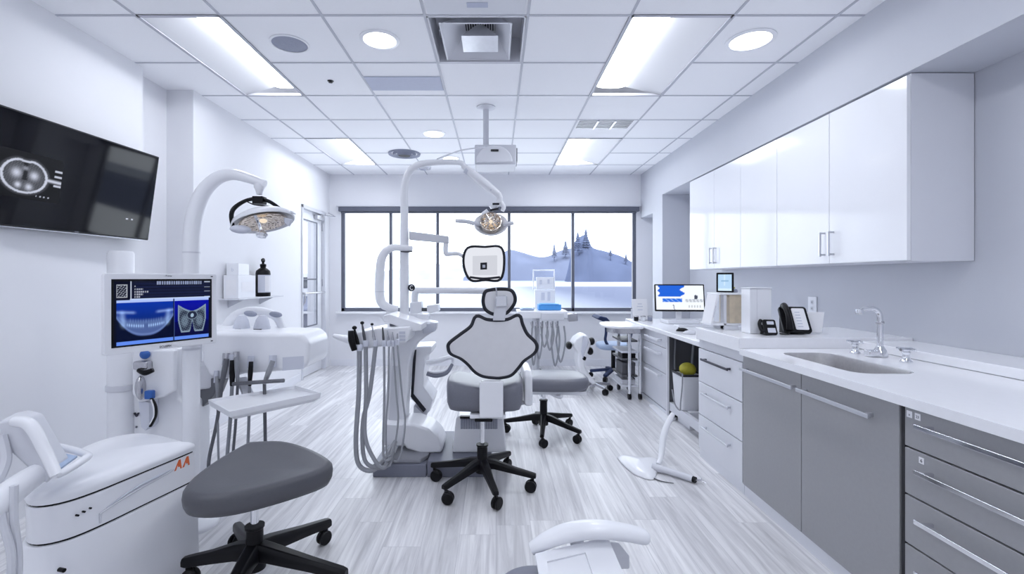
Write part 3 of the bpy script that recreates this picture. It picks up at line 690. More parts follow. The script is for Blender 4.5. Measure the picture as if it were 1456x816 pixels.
m = MB(); m.tube([(X, Y, 0.93), (X, Y, 1.02), (X, Y, 1.10), (X-0.012, Y, 1.137), (X-0.04, Y-0.002, 1.152), (X-0.09, Y-0.004, 1.150), (X-0.112, Y-0.004, 1.142)], [0.015, 0.015, 0.014, 0.013, 0.012, 0.012], 14); m.build('spout', 'chrome', t)
m = MB(); m.lathe([(0.018, 0.0), (0.02, 0.012), (0.017, 0.026), (0.0, 0.03)], (X-0.115, Y-0.004, 1.122), (0,0,1)); m.build('nozzle', 'chrome', t)
m = MB(); m.lathe([(0.0165, 1.068), (0.019, 1.072), (0.019, 1.08), (0.0165, 1.084)], (X, Y, 0)); m.build('collar', 'steel', t)
def tap_handle(X, Y, label):
    t = thing('side_tap', label, 'tap', (X, Y, 0.8905), 0, 'chrome cross taps')
    m = MB(); m.lathe([(0.027, 0.8905), (0.027, 0.897), (0.018, 0.905), (0.014, 0.93), (0.018, 0.94), (0.012, 0.95)], (X, Y, 0)); m.build('tap_base', 'chrome', t)
    m = MB()
    m.lathe([(0.012, 0.948), (0.03, 0.951), (0.033, 0.957), (0.02, 0.963), (0, 0.965)], (X, Y, 0), cap=False)
    for a in range(4):
        u = Vector((math.cos(R(90*a+20)), math.sin(R(90*a+20)), 0)); m.tube([Vector((X, Y, 0.957)), Vector((X, Y, 0.957))+u*0.02, Vector((X, Y, 0.956))+u*0.043], 0.0075, 8)
    m.build('cross_grip', 'chrome', t)
tap_handle(2.04, 2.66, 'small chrome cross tap on the far side of the gooseneck spout')
tap_handle(2.09, 2.385, 'small chrome cross tap on the near side of the gooseneck spout')

# ================================================================== things on the worktops
# telephone
t = thing('telephone', 'black desk telephone with its handset upright and a white key sheet', 'telephone', (1.86, 3.05, 0.9555))
Y0 = 2.98; Z0 = 0.9565
def slab(m, p, Ya, Yb, bev=0): return m.prism(xz(p, Ya), 'y', Ya, Yb)
m = MB(); fr = Matrix.Translation((1.945, 3.02, Z0+0.001)) @ Matrix.Rotation(R(-14), 4, 'Z') @ Matrix.Rotation(R(52), 4, 'X')
m.loft([[fr @ Vector((x, y+0.1, w)) for x, y in rrect(0.165, 0.20, 0.02)] for w in (0.0, 0.025)]); m.build('body', 'black', t, bevel=0.006)
m = MB(); m.loft([[fr @ Vector((x+0.028, y+0.1, w)) for x, y in rrect(0.075, 0.165, 0.008)] for w in (0.0255, 0.028)]); m.build('key_sheet', 'paper', t)
m = MB()
for k in range(6): m.loft([[fr @ Vector((x+0.02, y+0.04+0.022*k, w)) for x, y in rrect(0.03, 0.009, 0.002, 1)] for w in (0.0281, 0.029)])
m.build('key', 'label', t)
m = MB(); hp = [fr @ Vector(q) for q in ((-0.05, 0.012, 0.035), (-0.052, 0.05, 0.062), (-0.052, 0.11, 0.070), (-0.052, 0.16, 0.062), (-0.05, 0.195, 0.035))]
m.tube(hp, [0.022, 0.018, 0.015, 0.018, 0.023], 12); m.build('handset', 'black', t)
m = MB(); m.prism([(3.02, Z0), (3.14, Z0), (3.14, Z0+0.11)], 'x', 1.90, 1.99); m.build('stand', 'black', t)
m = MB(); m.tube([(1.88, 3.0, Z0+0.02), (1.86, 2.97, Z0+0.008), (1.83, 2.97, Z0+0.006), (1.82, 3.0, Z0+0.006)], 0.004, 8); m.build('cord', 'black', t)
# small black card reader
t = thing('card_terminal', 'small black handheld terminal standing between the tall white box and the telephone', 'terminal', (1.73, 3.0, 0.9555))
fr = Matrix.Translation((1.735, 2.955, Z0)) @ Matrix.Rotation(R(-12), 4, 'Z') @ Matrix.Rotation(R(58), 4, 'X')
m = MB(); m.loft([[fr @ Vector((x, y+0.052, w)) for x, y in rrect(0.075, 0.105, 0.012)] for w in (0.0, 0.02)]); m.build('body', 'black', t, bevel=0.005)
m = MB(); m.loft([[fr @ Vector((x+0.004, y+0.078, w)) for x, y in rrect(0.04, 0.022, 0.003, 2)] for w in (0.0203, 0.022)]); m.loft([[fr @ Vector((x+0.004, y+0.026, w)) for x, y in rrect(0.045, 0.032, 0.003, 2)] for w in (0.0203, 0.022)]); m.build('keypad', 'label', t)
m = MB(); m.tube([fr @ Vector(q) for q in ((-0.045, 0.015, 0.012), (-0.058, 0.04, 0.02), (-0.058, 0.075, 0.02), (-0.045, 0.1, 0.012))], 0.011, 10); m.build('grip', 'black', t)
m = MB(); m.prism([(2.985, Z0), (3.04, Z0), (3.03, Z0+0.06)], 'x', 1.715, 1.755); m.build('stand', 'black', t)
# leaning white folder
t = thing('white_folder', 'blank white folder leaning beside the telephone', 'folder', (2.07, 3.1, 0.9555))
m = MB(); fr = Matrix.Translation((2.09, 3.075, Z0)) @ Matrix.Rotation(R(-10), 4, 'Z') @ Matrix.Rotation(R(70), 4, 'X')
m.loft([[fr @ Vector((x+0.10*y*2, y+0.072, w)) for x, y in ((-0.055, -0.07), (0.055, -0.07), (0.065, 0.07), (-0.045, 0.07))] for w in (0.0, 0.012)]); m.build('cover', 'paper', t, bevel=0.002)
m = MB(); fr2 = fr @ Matrix.Translation((0, 0, -0.004)); m.loft([[fr2 @ Vector((x+0.10*y*2, y+0.074, w)) for x, y in ((-0.05, -0.068), (0.052, -0.068), (0.06, 0.066), (-0.04, 0.066))] for w in (-0.004, 0.002)]); m.build('sheets', 'label', t)
# tall white box
t = thing('white_box', 'tall plain white box standing on the raised worktop', 'box', (1.725, 3.1, 0.9555))
m = MB(); m.box((1.655, 3.05, 0.956), (1.795, 3.16, 1.247)); m.build('case', 'white', t, bevel=0.003)
m = MB(); m.box((1.652, 3.046, 1.2475), (1.798, 3.163, 1.257)); m.build('lid', 'offwhite', t, bevel=0.002)
m = MB(); m.box((1.70, 3.0485, 0.957), (1.702, 3.0498, 1.246)); m.build('front_seam', 'offwhite', t)
# wooden sided organiser
t = thing('desk_organiser', 'white desk organiser with a pale wooden side and a sloping front', 'organiser', (1.66, 3.38, 0.9555))
m = MB(); m.box((1.652, 3.31, 1.0), (1.74, 3.46, 1.20)); m.build('wooden_side', 'wood', t)
m = MB(); m.box((1.664, 3.308, 1.002), (1.668, 3.3098, 1.198)); m.box((1.69, 3.308, 1.002), (1.693, 3.3098, 1.198)); m.build('wood_seam', 'wood', t)
m = MB(); m.box((1.56, 3.29, 1.2005), (1.76, 3.465, 1.213)); m.build('shelf', 'white', t, bevel=0.003)
m = MB(); m.box((1.60, 3.29, 0.956), (1.622, 3.34, 1.20)); m.build('post', 'offwhite', t, bevel=0.003)
m = MB(); m.prism([(1.513, 1.0), (1.525, 1.0), (1.566, 1.2), (1.553, 1.2)], 'y', 3.29, 3.44); m.build('front_panel', 'paper', t)
m = MB(); m.prism([(1.526, 1.045), (1.529, 1.045), (1.546, 1.125), (1.543, 1.125)], 'y', 3.286, 3.2895); m.build('picture_panel', 'label', t)
m = MB(); m.box((1.51, 3.29, 0.985), (1.77, 3.46, 0.9995)); m.build('shelf', 'white', t, bevel=0.002)
m = MB(); m.box((1.60, 3.28, 0.956), (1.70, 3.45, 0.984)); m.build('foot', 'offwhite', t)
t = thing('jar', 'small grey jar lid with a yellow knob on top of the desk organiser', 'jar', (1.73, 3.4, 1.2135))
m = MB(); m.lathe([(0.022, 1.2137), (0.024, 1.222), (0.02, 1.235), (0.008, 1.242), (0, 1.243)], (1.735, 3.41, 0)); m.build('lid', 'speaker', t)
m = MB(); m.lathe([(0.006, 1.242), (0.008, 1.25), (0, 1.253)], (1.735, 3.41, 0)); m.build('knob', 'yellow', t)
# tablet
t = thing('tablet', 'small tablet with a pale blue screen standing on the desk organiser', 'tablet', (1.64, 3.40, 1.2135))
fr = Matrix.Translation((1.655, 3.385, 1.2145)) @ Matrix.Rotation(R(-38), 4, 'Z')
m = MB(); m.loft([[fr @ Vector((x, w, z+0.072)) for x, z in rrect(0.115, 0.143, 0.006, 3)] for w in (0.0, 0.011)]); m.build('case', 'black', t, bevel=0.002)
def tabpic(u, v):
    if abs(v-0.62) < 0.04 and 0.2 < u < 0.8: return (0.25, 0.42, 0.62)
    if abs(u-0.5) < 0.05 and v > 0.3: return (0.55, 0.7, 0.85)
    return (0.42, 0.60, 0.80) if v > 0.15 else (0.6, 0.75, 0.9)
picture('display', fr @ Vector((-0.045, -0.0006, 0.012)), fr.to_3x3() @ Vector((0.09, 0, 0)), (0, 0, 0.118), 20, 24, tabpic, t)
m = MB(); m.loft([[fr @ Vector((x, 0.012+w, z)) for x, z in ((-0.03, 0.0), (0.03, 0.0), (0.02, 0.07), (-0.02, 0.07))] for w in (0.0, 0.03)]); m.build('stand', 'black', t)
# mice
def mouse(c, rz, label, mm):
    t = thing('computer_mouse', label, 'mouse', c, rz)
    m = MB(); m.ell((0, 0, 0.001), (0.032, 0.058, 0.032), lo=0); m.build('shell', mm, t, local=True)
    m = MB(); m.obox((0, 0.03, 0.031), (0.008, 0.02, 0.006)); m.build('wheel', 'black', t, local=True, bevel=0.002)
mouse((1.745, 4.38, 0.8205), R(60), 'black computer mouse on the desk below the monitor', 'black')
mouse((1.725, 4.17, 0.8205), R(75), 'grey computer mouse lying in front of the black one', 'offwhite')
# computer monitor
t = thing('computer_monitor', 'wide desktop monitor with blue and white windows, on the far desk', 'monitor', (2.03, 5.15, 0.82))
fr = Matrix.Translation((2.02, 5.13, 0.955)) @ Matrix.Rotation(R(-6), 4, 'Z') @ Matrix.Rotation(R(-9), 4, 'X') 
m = MB(); m.loft([[fr @ Vector((x, w, z+0.148)) for x, z in rrect(0.53, 0.30, 0.008, 3)] for w in (0.0, 0.028)]); m.build('case', 'black', t, bevel=0.003)
def deskpic(u, v):
    h = (0.80, 0.85, 0.93)
    if v > 0.53 and 0.06+0.02*math.sin(v*30) < u < 0.56+0.05*math.sin(v*21): return (0.012, 0.11, 0.62)
    if 0.30 < v < 0.46 and 0.14 < u < 0.55: return (0.02, 0.14, 0.66) if math.sin(u*60+v*40) > -0.8 else (0.3, 0.45, 0.8)
    if 0.42 < v < 0.66 and 0.80 < u < 0.88 and (u-0.84)**2+(v-0.52)**2*0.4 < 0.0028: return (0.06, 0.07, 0.10)
    if 0.3 < v < 0.45 and u > 0.6: return (0.45, 0.48, 0.54) if int(u*40+v*8) % 3 else (0.7, 0.74, 0.8)
    if 0.08 < v < 0.2 and 0.66 < u < 0.95: return (0.5, 0.52, 0.55) if int(u*34) % 2 else h
    if v < 0.22 and abs(u-0.36-0.1*(0.22-v)) < 0.008: return (0.05, 0.05, 0.08)
    return h
picture('display', fr @ Vector((-0.252, -0.0008, 0.016)), fr.to_3x3() @ Vector((0.504, 0, 0)), fr.to_3x3() @ Vector((0, 0, 0.268)), 70, 40, deskpic, t)
m = MB(); m.bar(fr @ Vector((0, 0.04, 0.10)), (2.03, 5.20, 0.86), 0.06, 0.02); m.build('neck', 'white', t, bevel=0.004)
m = MB(); m.box((1.86, 5.06, 0.8205), (2.20, 5.30, 0.86)); m.build('base', 'white', t, bevel=0.008)
t = thing('keyboard', 'flat white keyboard on the desk in front of the computer monitor', 'keyboard', (2.05, 4.82, 0.8205))
m = MB(); m.box((1.86, 4.76, 0.8205), (2.24, 4.89, 0.835)); m.build('case', 'white', t, bevel=0.004); m = MB()
for i in range(12):
    for j in range(4): m.box((1.875+0.03*i, 4.772+0.028*j, 0.8352), (1.899+0.03*i, 4.794+0.028*j, 0.839))
m.build('keys', 'offwhite', t)
# card stand with cups
t = thing('card_stand', 'white leaflet stand propped at the window end of the desk', 'leaflet stand', (1.72, 5.55, 0.8205))
fr = Matrix.Translation((1.72, 5.56, 0.822)) @ Matrix.Rotation(R(-12), 4, 'X')
m = MB(); m.loft([[fr @ Vector((x, w, z+0.13)) for x, z in rrect(0.18, 0.24, 0.006, 3)] for w in (0, 0.006)]); m.build('leaflet', 'paper', t)
m = MB()
for z, w in ((0.19, 0.05), (0.16, 0.07), (0.12, 0.06)): m.loft([[fr @ Vector((x, w2, z+zz)) for x, zz in rrect(w, 0.012, 0.002, 1)] for w2 in (-0.001, -0.0003)])
m.build('leaflet_print', 'label', t)
m = MB(); m.box((1.62, 5.50, 0.8205), (1.82, 5.60, 0.836)); m.box((1.62, 5.60, 0.8205), (1.82, 5.62, 0.95)); m.build('stand_foot', 'offwhite', t, bevel=0.003)
for i, (x, mm, lab) in enumerate(((1.63, 'black', 'small black pot in front of the leaflet stand'), (1.71, 'white', 'small white pot in front of the leaflet stand'), (1.79, 'speaker', 'small grey pot in front of the leaflet stand'))):
    t = thing('pen_pot', lab, 'pot', (x, 5.44, 0.8205))
    m = MB(); m.lathe([(0.022, 0.8207), (0.026, 0.83), (0.027, 0.875), (0.023, 0.875), (0.022, 0.83), (0, 0.828)], (x, 5.44, 0), cap=False); m.build('cup', mm, t)
    m = MB(); m.lathe([(0.028, 0.868), (0.029, 0.872), (0.029, 0.877), (0.0265, 0.879)], (x, 5.44, 0), cap=False); m.build('rim', 'steel', t)
# outlet on the wall
t = thing('wall_outlet', 'white double wall socket above the raised worktop', 'outlet', (2.539, 3.75, 1.05))
m = MB(); m.box((2.531, 3.70, 1.03), (2.539, 3.80, 1.17)); m.build('plate', 'white', t, bevel=0.003)
m = MB()
for z in (1.075, 1.125): m.box((2.529, 3.735, z-0.016), (2.5308, 3.765, z+0.016))
m.build('socket', 'offwhite', t, bevel=0.002)
m = MB()
for z in (1.075, 1.125):
    for y in (3.744, 3.756): m.box((2.5283, y-0.0015, z-0.006), (2.5289, y+0.0015, z+0.006))
m.build('slot', 'ink', t)

# ================================================================== clutter in the knee space
t = thing('waste_bin', 'white waste bin with a dark rim in the open knee space', 'bin', (1.72, 4.2, 0))
m = MB(); m.loft([[Vector((1.72+x, 4.20+y, z)) for x, y in rrect(w, d, 0.025)] for w, d, z in ((0.16, 0.18, 0.155), (0.17, 0.20, 0.17), (0.20, 0.24, 0.46), (0.18, 0.22, 0.46), (0.16, 0.18, 0.19))]); m.build('bucket', 'white', t)
m = MB(); m.loft([[Vector((1.72+x, 4.20+y, z)) for x, y in rrect(w, d, 0.025)] for w, d, z in ((0.202, 0.242, 0.455), (0.21, 0.25, 0.46), (0.21, 0.25, 0.475), (0.185, 0.225, 0.475), (0.18, 0.22, 0.46))], cap=False); m.build('rim', 'darkhandle', t)
m = MB(); m.box((1.68, 4.06, 0.0), (1.85, 4.33, 0.154)); m.build('plinth_box', 'carcass', t, bevel=0.005)
t = thing('bagged_ball', 'yellow green rounded bag resting in the white waste bin', 'bag', (1.72, 4.20, 0.476))
m = MB(); m.ell((1.72, 4.20, 0.50), (0.07, 0.085, 0.06)); m.build('bag', 'yellow', t)
t = thing('computer_tower', 'dark computer tower standing in the back of the knee space', 'computer', (2.22, 3.75, 0))
m = MB(); m.box((2.18, 3.55, 0.012), (2.35, 3.82, 0.42)); m.build('case', 'vinyl', t, bevel=0.008)
m = MB(); m.box((2.176, 3.57, 0.03), (2.1795, 3.80, 0.40)); m.build('front_panel', 'black', t)
m = MB()
for y in (3.58, 3.79):
    for x in (2.2, 2.33): m.cyl((x, y, 0), (x, y, 0.013), 0.012)
m.build('foot', 'black', t)
for i, (p, r, lab) in enumerate((
    ([(1.86, 4.40, 0.74), (1.84, 4.39, 0.5), (1.87, 4.38, 0.3), (1.95, 4.38, 0.1), (2.05, 4.36, 0.012)], 0.011, 'thick grey cable hanging at the far side of the knee space'),
    ([(1.69, 4.40, 0.76), (1.68, 4.395, 0.5), (1.70, 4.39, 0.3), (1.71, 4.385, 0.012)], 0.010, 'dark cable dropping beside the drawer pedestal'),
    ([(1.60, 4.02, 0.50), (1.60, 4.02, 0.4), (1.59, 4.03, 0.25), (1.60, 4.07, 0.17), (1.585, 4.14, 0.20), (1.58, 4.20, 0.32)], 0.006, 'thin looping cable in front of the white waste bin'))):
    m = MB(); m.tube(p, r, 8); tag(m.build('power_cable', 'hose' if i != 1 else 'darkhose'), lab, 'cable', 'cables in the knee space')
# ================================================================== television on the near left wall
t = thing('wall_television', 'big black television on the near left wall showing a grey scan slice', 'television', (-2.55, 2.82, 1.62))
tilt = R(8)
cT = Vector((-2.475, 2.785, 1.885)); rt = Matrix.Rotation(R(-3.2), 3, 'Z') @ Matrix.Rotation(tilt, 3, 'Y')
W_, H_ = 1.13, 0.60
uy, uz, ux = rt @ Vector((0, 1, 0)), rt @ Vector((0, 0, 1)), rt @ Vector((1, 0, 0))
m = MB(); m.obox(cT - ux*0.02, (0.036, W_, H_), rt); m.build('case', 'tvbezel', t, bevel=0.004)
m = MB(); m.obox(cT - ux*0.0005, (0.003, W_-0.016, H_-0.02), rt); m.build('display_glass', 'blackgloss', t)
m = MB(); m.obox(cT - uz*(H_/2+0.002) - ux*0.012, (0.02, W_-0.1, 0.006), rt); m.build('bottom_strip', 'steel', t)
m = MB(); m.obox(cT - uz*0.05 - ux*0.075, (0.075, 0.4, 0.3), rt); m.build('wall_mount', 'black', t)
text_part('badge', 'ooo', 0.016, cT + ux*0.002 - uz*(H_/2-0.004) + uy*0.02, uy, uz, 'steel', t)
m = MB()
for k in (0.36, 0.40): m.obox(cT + ux*0.0015 + uy*k - uz*0.17, (0.0012, 0.016, 0.008), rt)
m.build('status_mark', 'paper', t)
def vn(x, y):
    return math.sin(x*12.9+y*4.1)*math.sin(y*17.3-x*3.7)*0.5+0.5
def ctpic(u, v):
    x, y = (u-0.55)*1.9, (v-0.50)*1.15/0.62*0.62
    x, y = (u-0.55)*2.05, (v-0.49)*1.2
    r = 0.46*(1-0.13*math.exp(-((x)/0.14)**2)*(1 if y > 0 else 0))
    a = math.hypot(x/1.15, y*1.08); bg = 0.006+0.005*v
    c = bg
    d_ = a - r
    if abs(d_) < 0.03: c = 0.30+0.22*math.cos(d_/0.03*1.4)+0.1*vn(u*40, v*31)
    elif d_ < 0:
        c = 0.045 + 0.07*vn(x*5, y*7)*vn(y*6+1, x*9) + 0.06*vn(x*11+y*5, y*13)**3
        for bx, by, s, h in ((-0.20, 0.05, 0.11, 0.5), (0.22, 0.04, 0.10, 0.5), (-0.14, -0.25, 0.07, 0.55), (0.12, -0.27, 0.08, 0.5), (0.0, 0.2, 0.06, 0.35)):
            c += h*math.exp(-((x-bx)**2+(y-by)**2)/(s*s))
        c -= 0.16*math.exp(-(x/0.05)**2)*(1 if y > -0.1 else 0)
        c = max(c, 0.02)
    elif d_ < 0.10: c = 0.10*(1-d_/0.1)+bg
    if d_ > 0 and abs(y-0.02+0.04*x) < 0.09: c = max(c, 0.6*math.exp(-((y-0.02+0.04*x)/0.04)**2))
    if (u > 0.9 and int(v*24) in (9, 14, 17)) or (0.7 < u < 0.9 and 0.08 < v < 0.12 and int(u*60) % 3 == 0) or (u < 0.08 and int(v*20) in (14, 17)): c = 0.5
    return (c*0.85, c*0.90, c*1.08)
o0 = cT + ux*0.0022
picture('scan_picture', o0 - uy*(W_/2-0.02) - uz*0.145, uy*0.435, uz*0.245, 110, 66, ctpic, t)

# ================================================================== instrument cart, bottom left
t = thing('instrument_cart', 'white rounded instrument cart with an orange mark, at the bottom left', 'cart', (-1.62, 1.95, 0))
ol0 = [(-1.385, 2.13), (-1.385, 2.13), (-1.435, 1.92), (-1.485, 1.73), (-1.535, 1.645), (-1.61, 1.625), (-1.69, 1.69), (-1.78, 1.88), (-1.835, 2.05), (-1.83, 2.18), (-1.76, 2.265), (-1.66, 2.265), (-1.52, 2.21), (-1.40, 2.14)]
ol = [(p.x, p.y) for p in catmull([Vector((x, y, 0)) for x, y in ol0[1:]], 4, True)]
gc = (sum(p[0] for p in ol)/len(ol), sum(p[1] for p in ol)/len(ol))
def rg(k, z, d=0.0):
    out = []
    for x, y in ol:
        v = Vector((x-gc[0], y-gc[1], 0)); L_ = v.length; v *= (k + d/L_); out.append(Vector((gc[0]+v.x, gc[1]+v.y, z)))
    return out
m = MB(); m.loft([rg(1, 0.0, 0.02), rg(1, 0.38, 0.012), rg(1, 0.388, 0.006)]); m.build('body', 'white', t, angle=50)
m = MB(); m.loft([rg(1, 0.388, -0.006), rg(1, 0.396, -0.006)]); m.build('lower_seam', 'black', t)
m = MB(); m.loft([rg(1, 0.396), rg(1, 0.522)]); m.build('drawer_band', 'white', t, bevel=0.003)
m = MB(); m.loft([rg(1, 0.522, -0.006), rg(1, 0.530, -0.006)]); m.build('upper_seam', 'black', t)
m = MB(); m.loft([rg(1, 0.530, 0.001), rg(1, 0.545, 0.006), rg(1, 0.560, 0.0), rg(1, 0.572, -0.02), rg(0.8, 0.583), rg(0.4, 0.592), rg(0.001, 0.595)]); m.build('lid', 'white', t, angle=60)
# side face frame: from the far right corner to the near rounding
A, B_ = Vector((-1.385, 2.13, 0)), Vector((-1.485, 1.73, 0)); dv = (A-B_).normalized(); nv = Vector((dv.y, -dv.x, 0))
if nv.x < 0: nv = -nv
def side(s, z, off=0.003): return B_ + dv*s + nv*off + Vector((0, 0, z))
m = MB()
pull = [side(0.02, 0.405, .004), side(0.02, 0.435, .006), side(0.03, 0.445, .008), side(0.15, 0.468, .010), side(0.26, 0.478, .008), side(0.32, 0.486, .005)]
m.tube(pull, 0.0035, 6); m.build('pull_edge', 'offwhite', t)
m = MB(); m.tube([side(0.04, 0.452, .006), side(0.15, 0.480, .008), side(0.25, 0.488, .007), side(0.31, 0.49, .004)], [0.001, 0.004, 0.005, 0.001], 6); m.build('finger_groove', 'label', t)
m = MB()
for k in range(3): m.cyl(side(-0.055+0.021*k, 0.47+0.003*k, -0.006), side(-0.055+0.021*k, 0.47+0.003*k, 0.006), 0.0035, n=10)
m.build('indicator', 'black', t)
m = MB(); m.cyl(side(-0.105, 0.305, -0.01), side(-0.105, 0.305, 0.014), 0.007, n=14); m.build('keyhole', 'black', t)
lg = MB()
for s0 in (0.325, 0.365):
    q = [(0, 0), (0.008, 0), (0.017, 0.022), (0.020, 0.010), (0.028, 0.010), (0.030, 0), (0.036, 0), (0.030, 0.040), (0.022, 0.040)]
    lg.loft([[side(s0+u, 0.476+v*1.02, 0.0015) for u, v in q], [side(s0+u, 0.476+v*1.02, 0.004) for u, v in q]])
lg.build('orange_mark', 'orange', t, flat=True)
# swing arm with the loop handle on the lid
ca = MB(); ca.tube(pts([(-40, 748, 1.40), (0, 712, 1.46), (40, 682, 1.54), (70, 664, 1.60)], 1.5), [0.042, 0.042, 0.038, 0.03], 16); arm = ca.build('holder_arm', 'white', t)
m = MB()
q0 = pts([(-6, 600), (18, 595), (38, 600), (78, 668), (66, 690), (10, 640)], 1.56); q1 = [p + Vector((-0.05, 0.11, 0.0)) for p in q0]
m.loft([q0, q1]); m.build('holder_block', 'offwhite', arm, bevel=0.012)
m = MB(); m.tube(pts([(20, 599, 1.54), (44, 605, 1.535), (66, 645, 1.53), (80, 676, 1.52)], 1.54), [0.016, 0.02, 0.018, 0.016], 12); m.build('holder_grip', 'white', arm)
m = MB(); m.tube(pts([(66, 634, 1.72), (92, 637, 1.735), (122, 646, 1.70), (121, 652, 1.65), (84, 674, 1.53), (74, 668, 1.53), (66, 648, 1.62)], 1.6), 0.0125, 10, closed=True, res=4); m.build('loop_handle', 'white', arm)
m = MB(); m.loft([pts([(69, 640, 1.70), (110, 648, 1.70), (82, 668, 1.55), (72, 655, 1.6)], 1.6), [p - Vector((0, 0, 0.006)) for p in pts([(69, 640, 1.70), (110, 648, 1.70), (82, 668, 1.55), (72, 655, 1.6)], 1.6)]]); m.build('loop_pad', 'paleblue', arm)
for p in ([(20, 690, 1.46), (20, 740, 1.46), (26, 800, 1.48), (20, 900, 1.5), (15, 975, 1.51)], [(0, 712, 1.45), (5, 745, 1.44), (16, 790, 1.45), (12, 850, 1.46), (0, 990, 1.47)], [(-8, 690, 1.5), (2, 672, 1.52), (8, 650, 1.54), (2, 620, 1.55)]):
    m = MB(); m.tube(pts(p, 1.46), 0.011 if p[0][0] >= 0 else 0.016, 8); m.build('hose', 'offwhite', arm)

# ================================================================== delivery unit: tower, head, hoses, tray
t = thing('delivery_unit', 'white dental delivery unit with a hose head and side tray, behind the scan monitor', 'dental unit', (-2.1, 2.8, 0))
Yt = 2.78
def tx(px): return (px-CX)/F*Yt
m = MB(); xm = tx(172); m.lathe([(0.0, 0), (0.20, 0), (0.20, 0.03), (0.085, 0.05)], (xm+0.05, Yt, 0), cap=False)
m.lathe([(0.066, 0.0), (0.066, 1.462), (0.058, 1.478), (0.0, 1.482)], (xm, Yt, 0)); m.build('column', 'white', t)
m = MB(); m.prism([(tx(157), 0.05), (tx(262), 0.05), (tx(262), 0.56), (tx(250), 0.60), (tx(250), 0.90), (tx(157), 0.90)], 'y', Yt+0.02, Yt+0.26); m.build('lower_body', 'white', t, bevel=0.015)
m = MB(); m.prism(xz([(190, 497), (249, 497), (249, 556), (235, 564), (200, 572), (190, 560)], Yt-0.06), 'y', Yt-0.075, Yt-0.035); pn = m.build('front_panel', 'white', t, bevel=0.012)
m = MB(); m.ell(at(206, 504, Yt-0.09), (0.028, 0.02, 0.026)); m.build('blue_knob', 'blue', pn)
m = MB(); m.obox(at(203, 519, Yt-0.10), (0.085, 0.05, 0.05)); m.build('valve', 'steel', pn, bevel=0.012)
m = MB(); m.tube(pts([(197, 526, Yt-0.13), (206, 530, Yt-0.14), (218, 526, Yt-0.13)], 2.6), [0.012, 0.016, 0.012], 10); m.build('valve_lever', 'black', pn)
m = MB(); m.ell(at(200, 551, Yt-0.085), (0.026, 0.03, 0.07)); m.build('oval_handle', 'steel', pn)
m = MB(); m.obox(at(213, 561, Yt-0.11), (0.045, 0.035, 0.05)); m.build('blue_clip', 'blue', pn, bevel=0.008)
m = MB(); m.tube(pts([(215, 566, Yt-0.12), (221, 578, Yt-0.12), (221, 592, Yt-0.12), (214, 606, Yt-0.12)], 2.6), 0.013, 8, sc=(1, 0.5)); m.build('strap', 'black', pn)
m = MB(); m.tube(pts([(214.5, 568, Yt-0.131), (218.5, 579, Yt-0.131), (218.5, 592, Yt-0.131), (213, 603, Yt-0.131)], 2.6), 0.004, 6); m.build('strap_core', 'white', pn)
m = MB(); m.prism(xz([(198, 566), (214, 572), (214, 604), (208, 612), (202, 606)], Yt-0.05), 'y', Yt-0.06, Yt+0.019); m.build('strap_bracket', 'label', pn, bevel=0.004)
m = MB()
for a, b_ in (((191, 587), (195, 592)), ((197, 587), (194, 592))): m.bar(at(*a, Yt+0.012), at(*b_, Yt+0.012), 0.006, 0.012, (0, 1, 0))
for q in ((187, 607), (194, 607)): m.cyl(at(*q, Yt+0.022), at(*q, Yt+0.012), 0.006, n=10)
m.build('socket_mark', 'ink', t)
for z_ in (0.655, 0.90):
    m = MB(); m.cyl((xm, Yt, z_), (xm, Yt, z_+0.035), 0.073); m.build('collar', 'offwhite', t, bevel=0.004)
# swing arm to the head
m = MB(); m.bar((tx(250)-0.02, Yt+0.18, 0.70), (-1.80, 3.02, 0.70), 0.13, 0.16); m.bar((tx(250)-0.02, Yt+0.18, 0.58), (-1.84, 3.05, 0.58), 0.09, 0.05); m.build('swing_arm', 'offwhite', t, bevel=0.015)
# head
Yh = 2.95
m = MB(); m.prism(xz([(284, 484), (296, 472), (428, 474), (439, 486), (439, 516), (430, 526), (345, 532), (312, 541), (296, 536), (286, 515)], Yh-0.02), 'y', Yh-0.02, Yh+0.34); hd = m.build('head', 'white', t, bevel=0.035, seg=4)
m = MB(); m.prism(xz([(293, 462), (395, 465), (436, 478), (432, 483), (288, 483)], Yh+0.3), 'y', Yh+0.08, Yh+0.36); m.build('head_cover', 'white', hd, bevel=0.02, seg=3)
m = MB(); m.prism(xz([(402, 508), (432, 506), (432, 524), (402, 527)], Yh-0.02), 'y', Yh-0.023, Yh-0.0205); m.build('display_patch', 'label', hd)
m = MB(); m.ell(at(408, 482, Yh+0.1), (0.055, 0.05, 0.008)); m.build('cup_ring', 'label', hd)
for px in (343, 372):
    m = MB(); c = at(px, 476, Yh+0.18); m.lathe([(0.055, 0), (0.052, 0.05), (0.04, 0.10), (0.022, 0.13), (0, 0.135)], c, (0.05, 0, 1), cap=False); k = m.build('instrument_cap', 'label', hd)
    m = MB(); m.obox(c + Vector((0.0, -0.052, 0.04)), (0.05, 0.012, 0.01)); m.build('cap_slot', 'ink', k)
m = MB(); m.tube(pts([(318, 470, Yh+0.3), (330, 452, Yh+0.32), (350, 443, Yh+0.33), (372, 443, Yh+0.33), (392, 450, Yh+0.32), (402, 468, Yh+0.3)], 3.2), 0.022, 10, sc=(1, 1.4)); m.build('rear_hump', 'white', hd)
for q, rr_ in (((356, 446), 0.045), ((392, 447), 0.045)):
    m = MB(); m.ell(at(*q, Yh+0.27), (rr_, 0.018, 0.020), Matrix.Rotation(R(8), 3, 'Y')); m.build('touch_pad', 'speaker', hd)
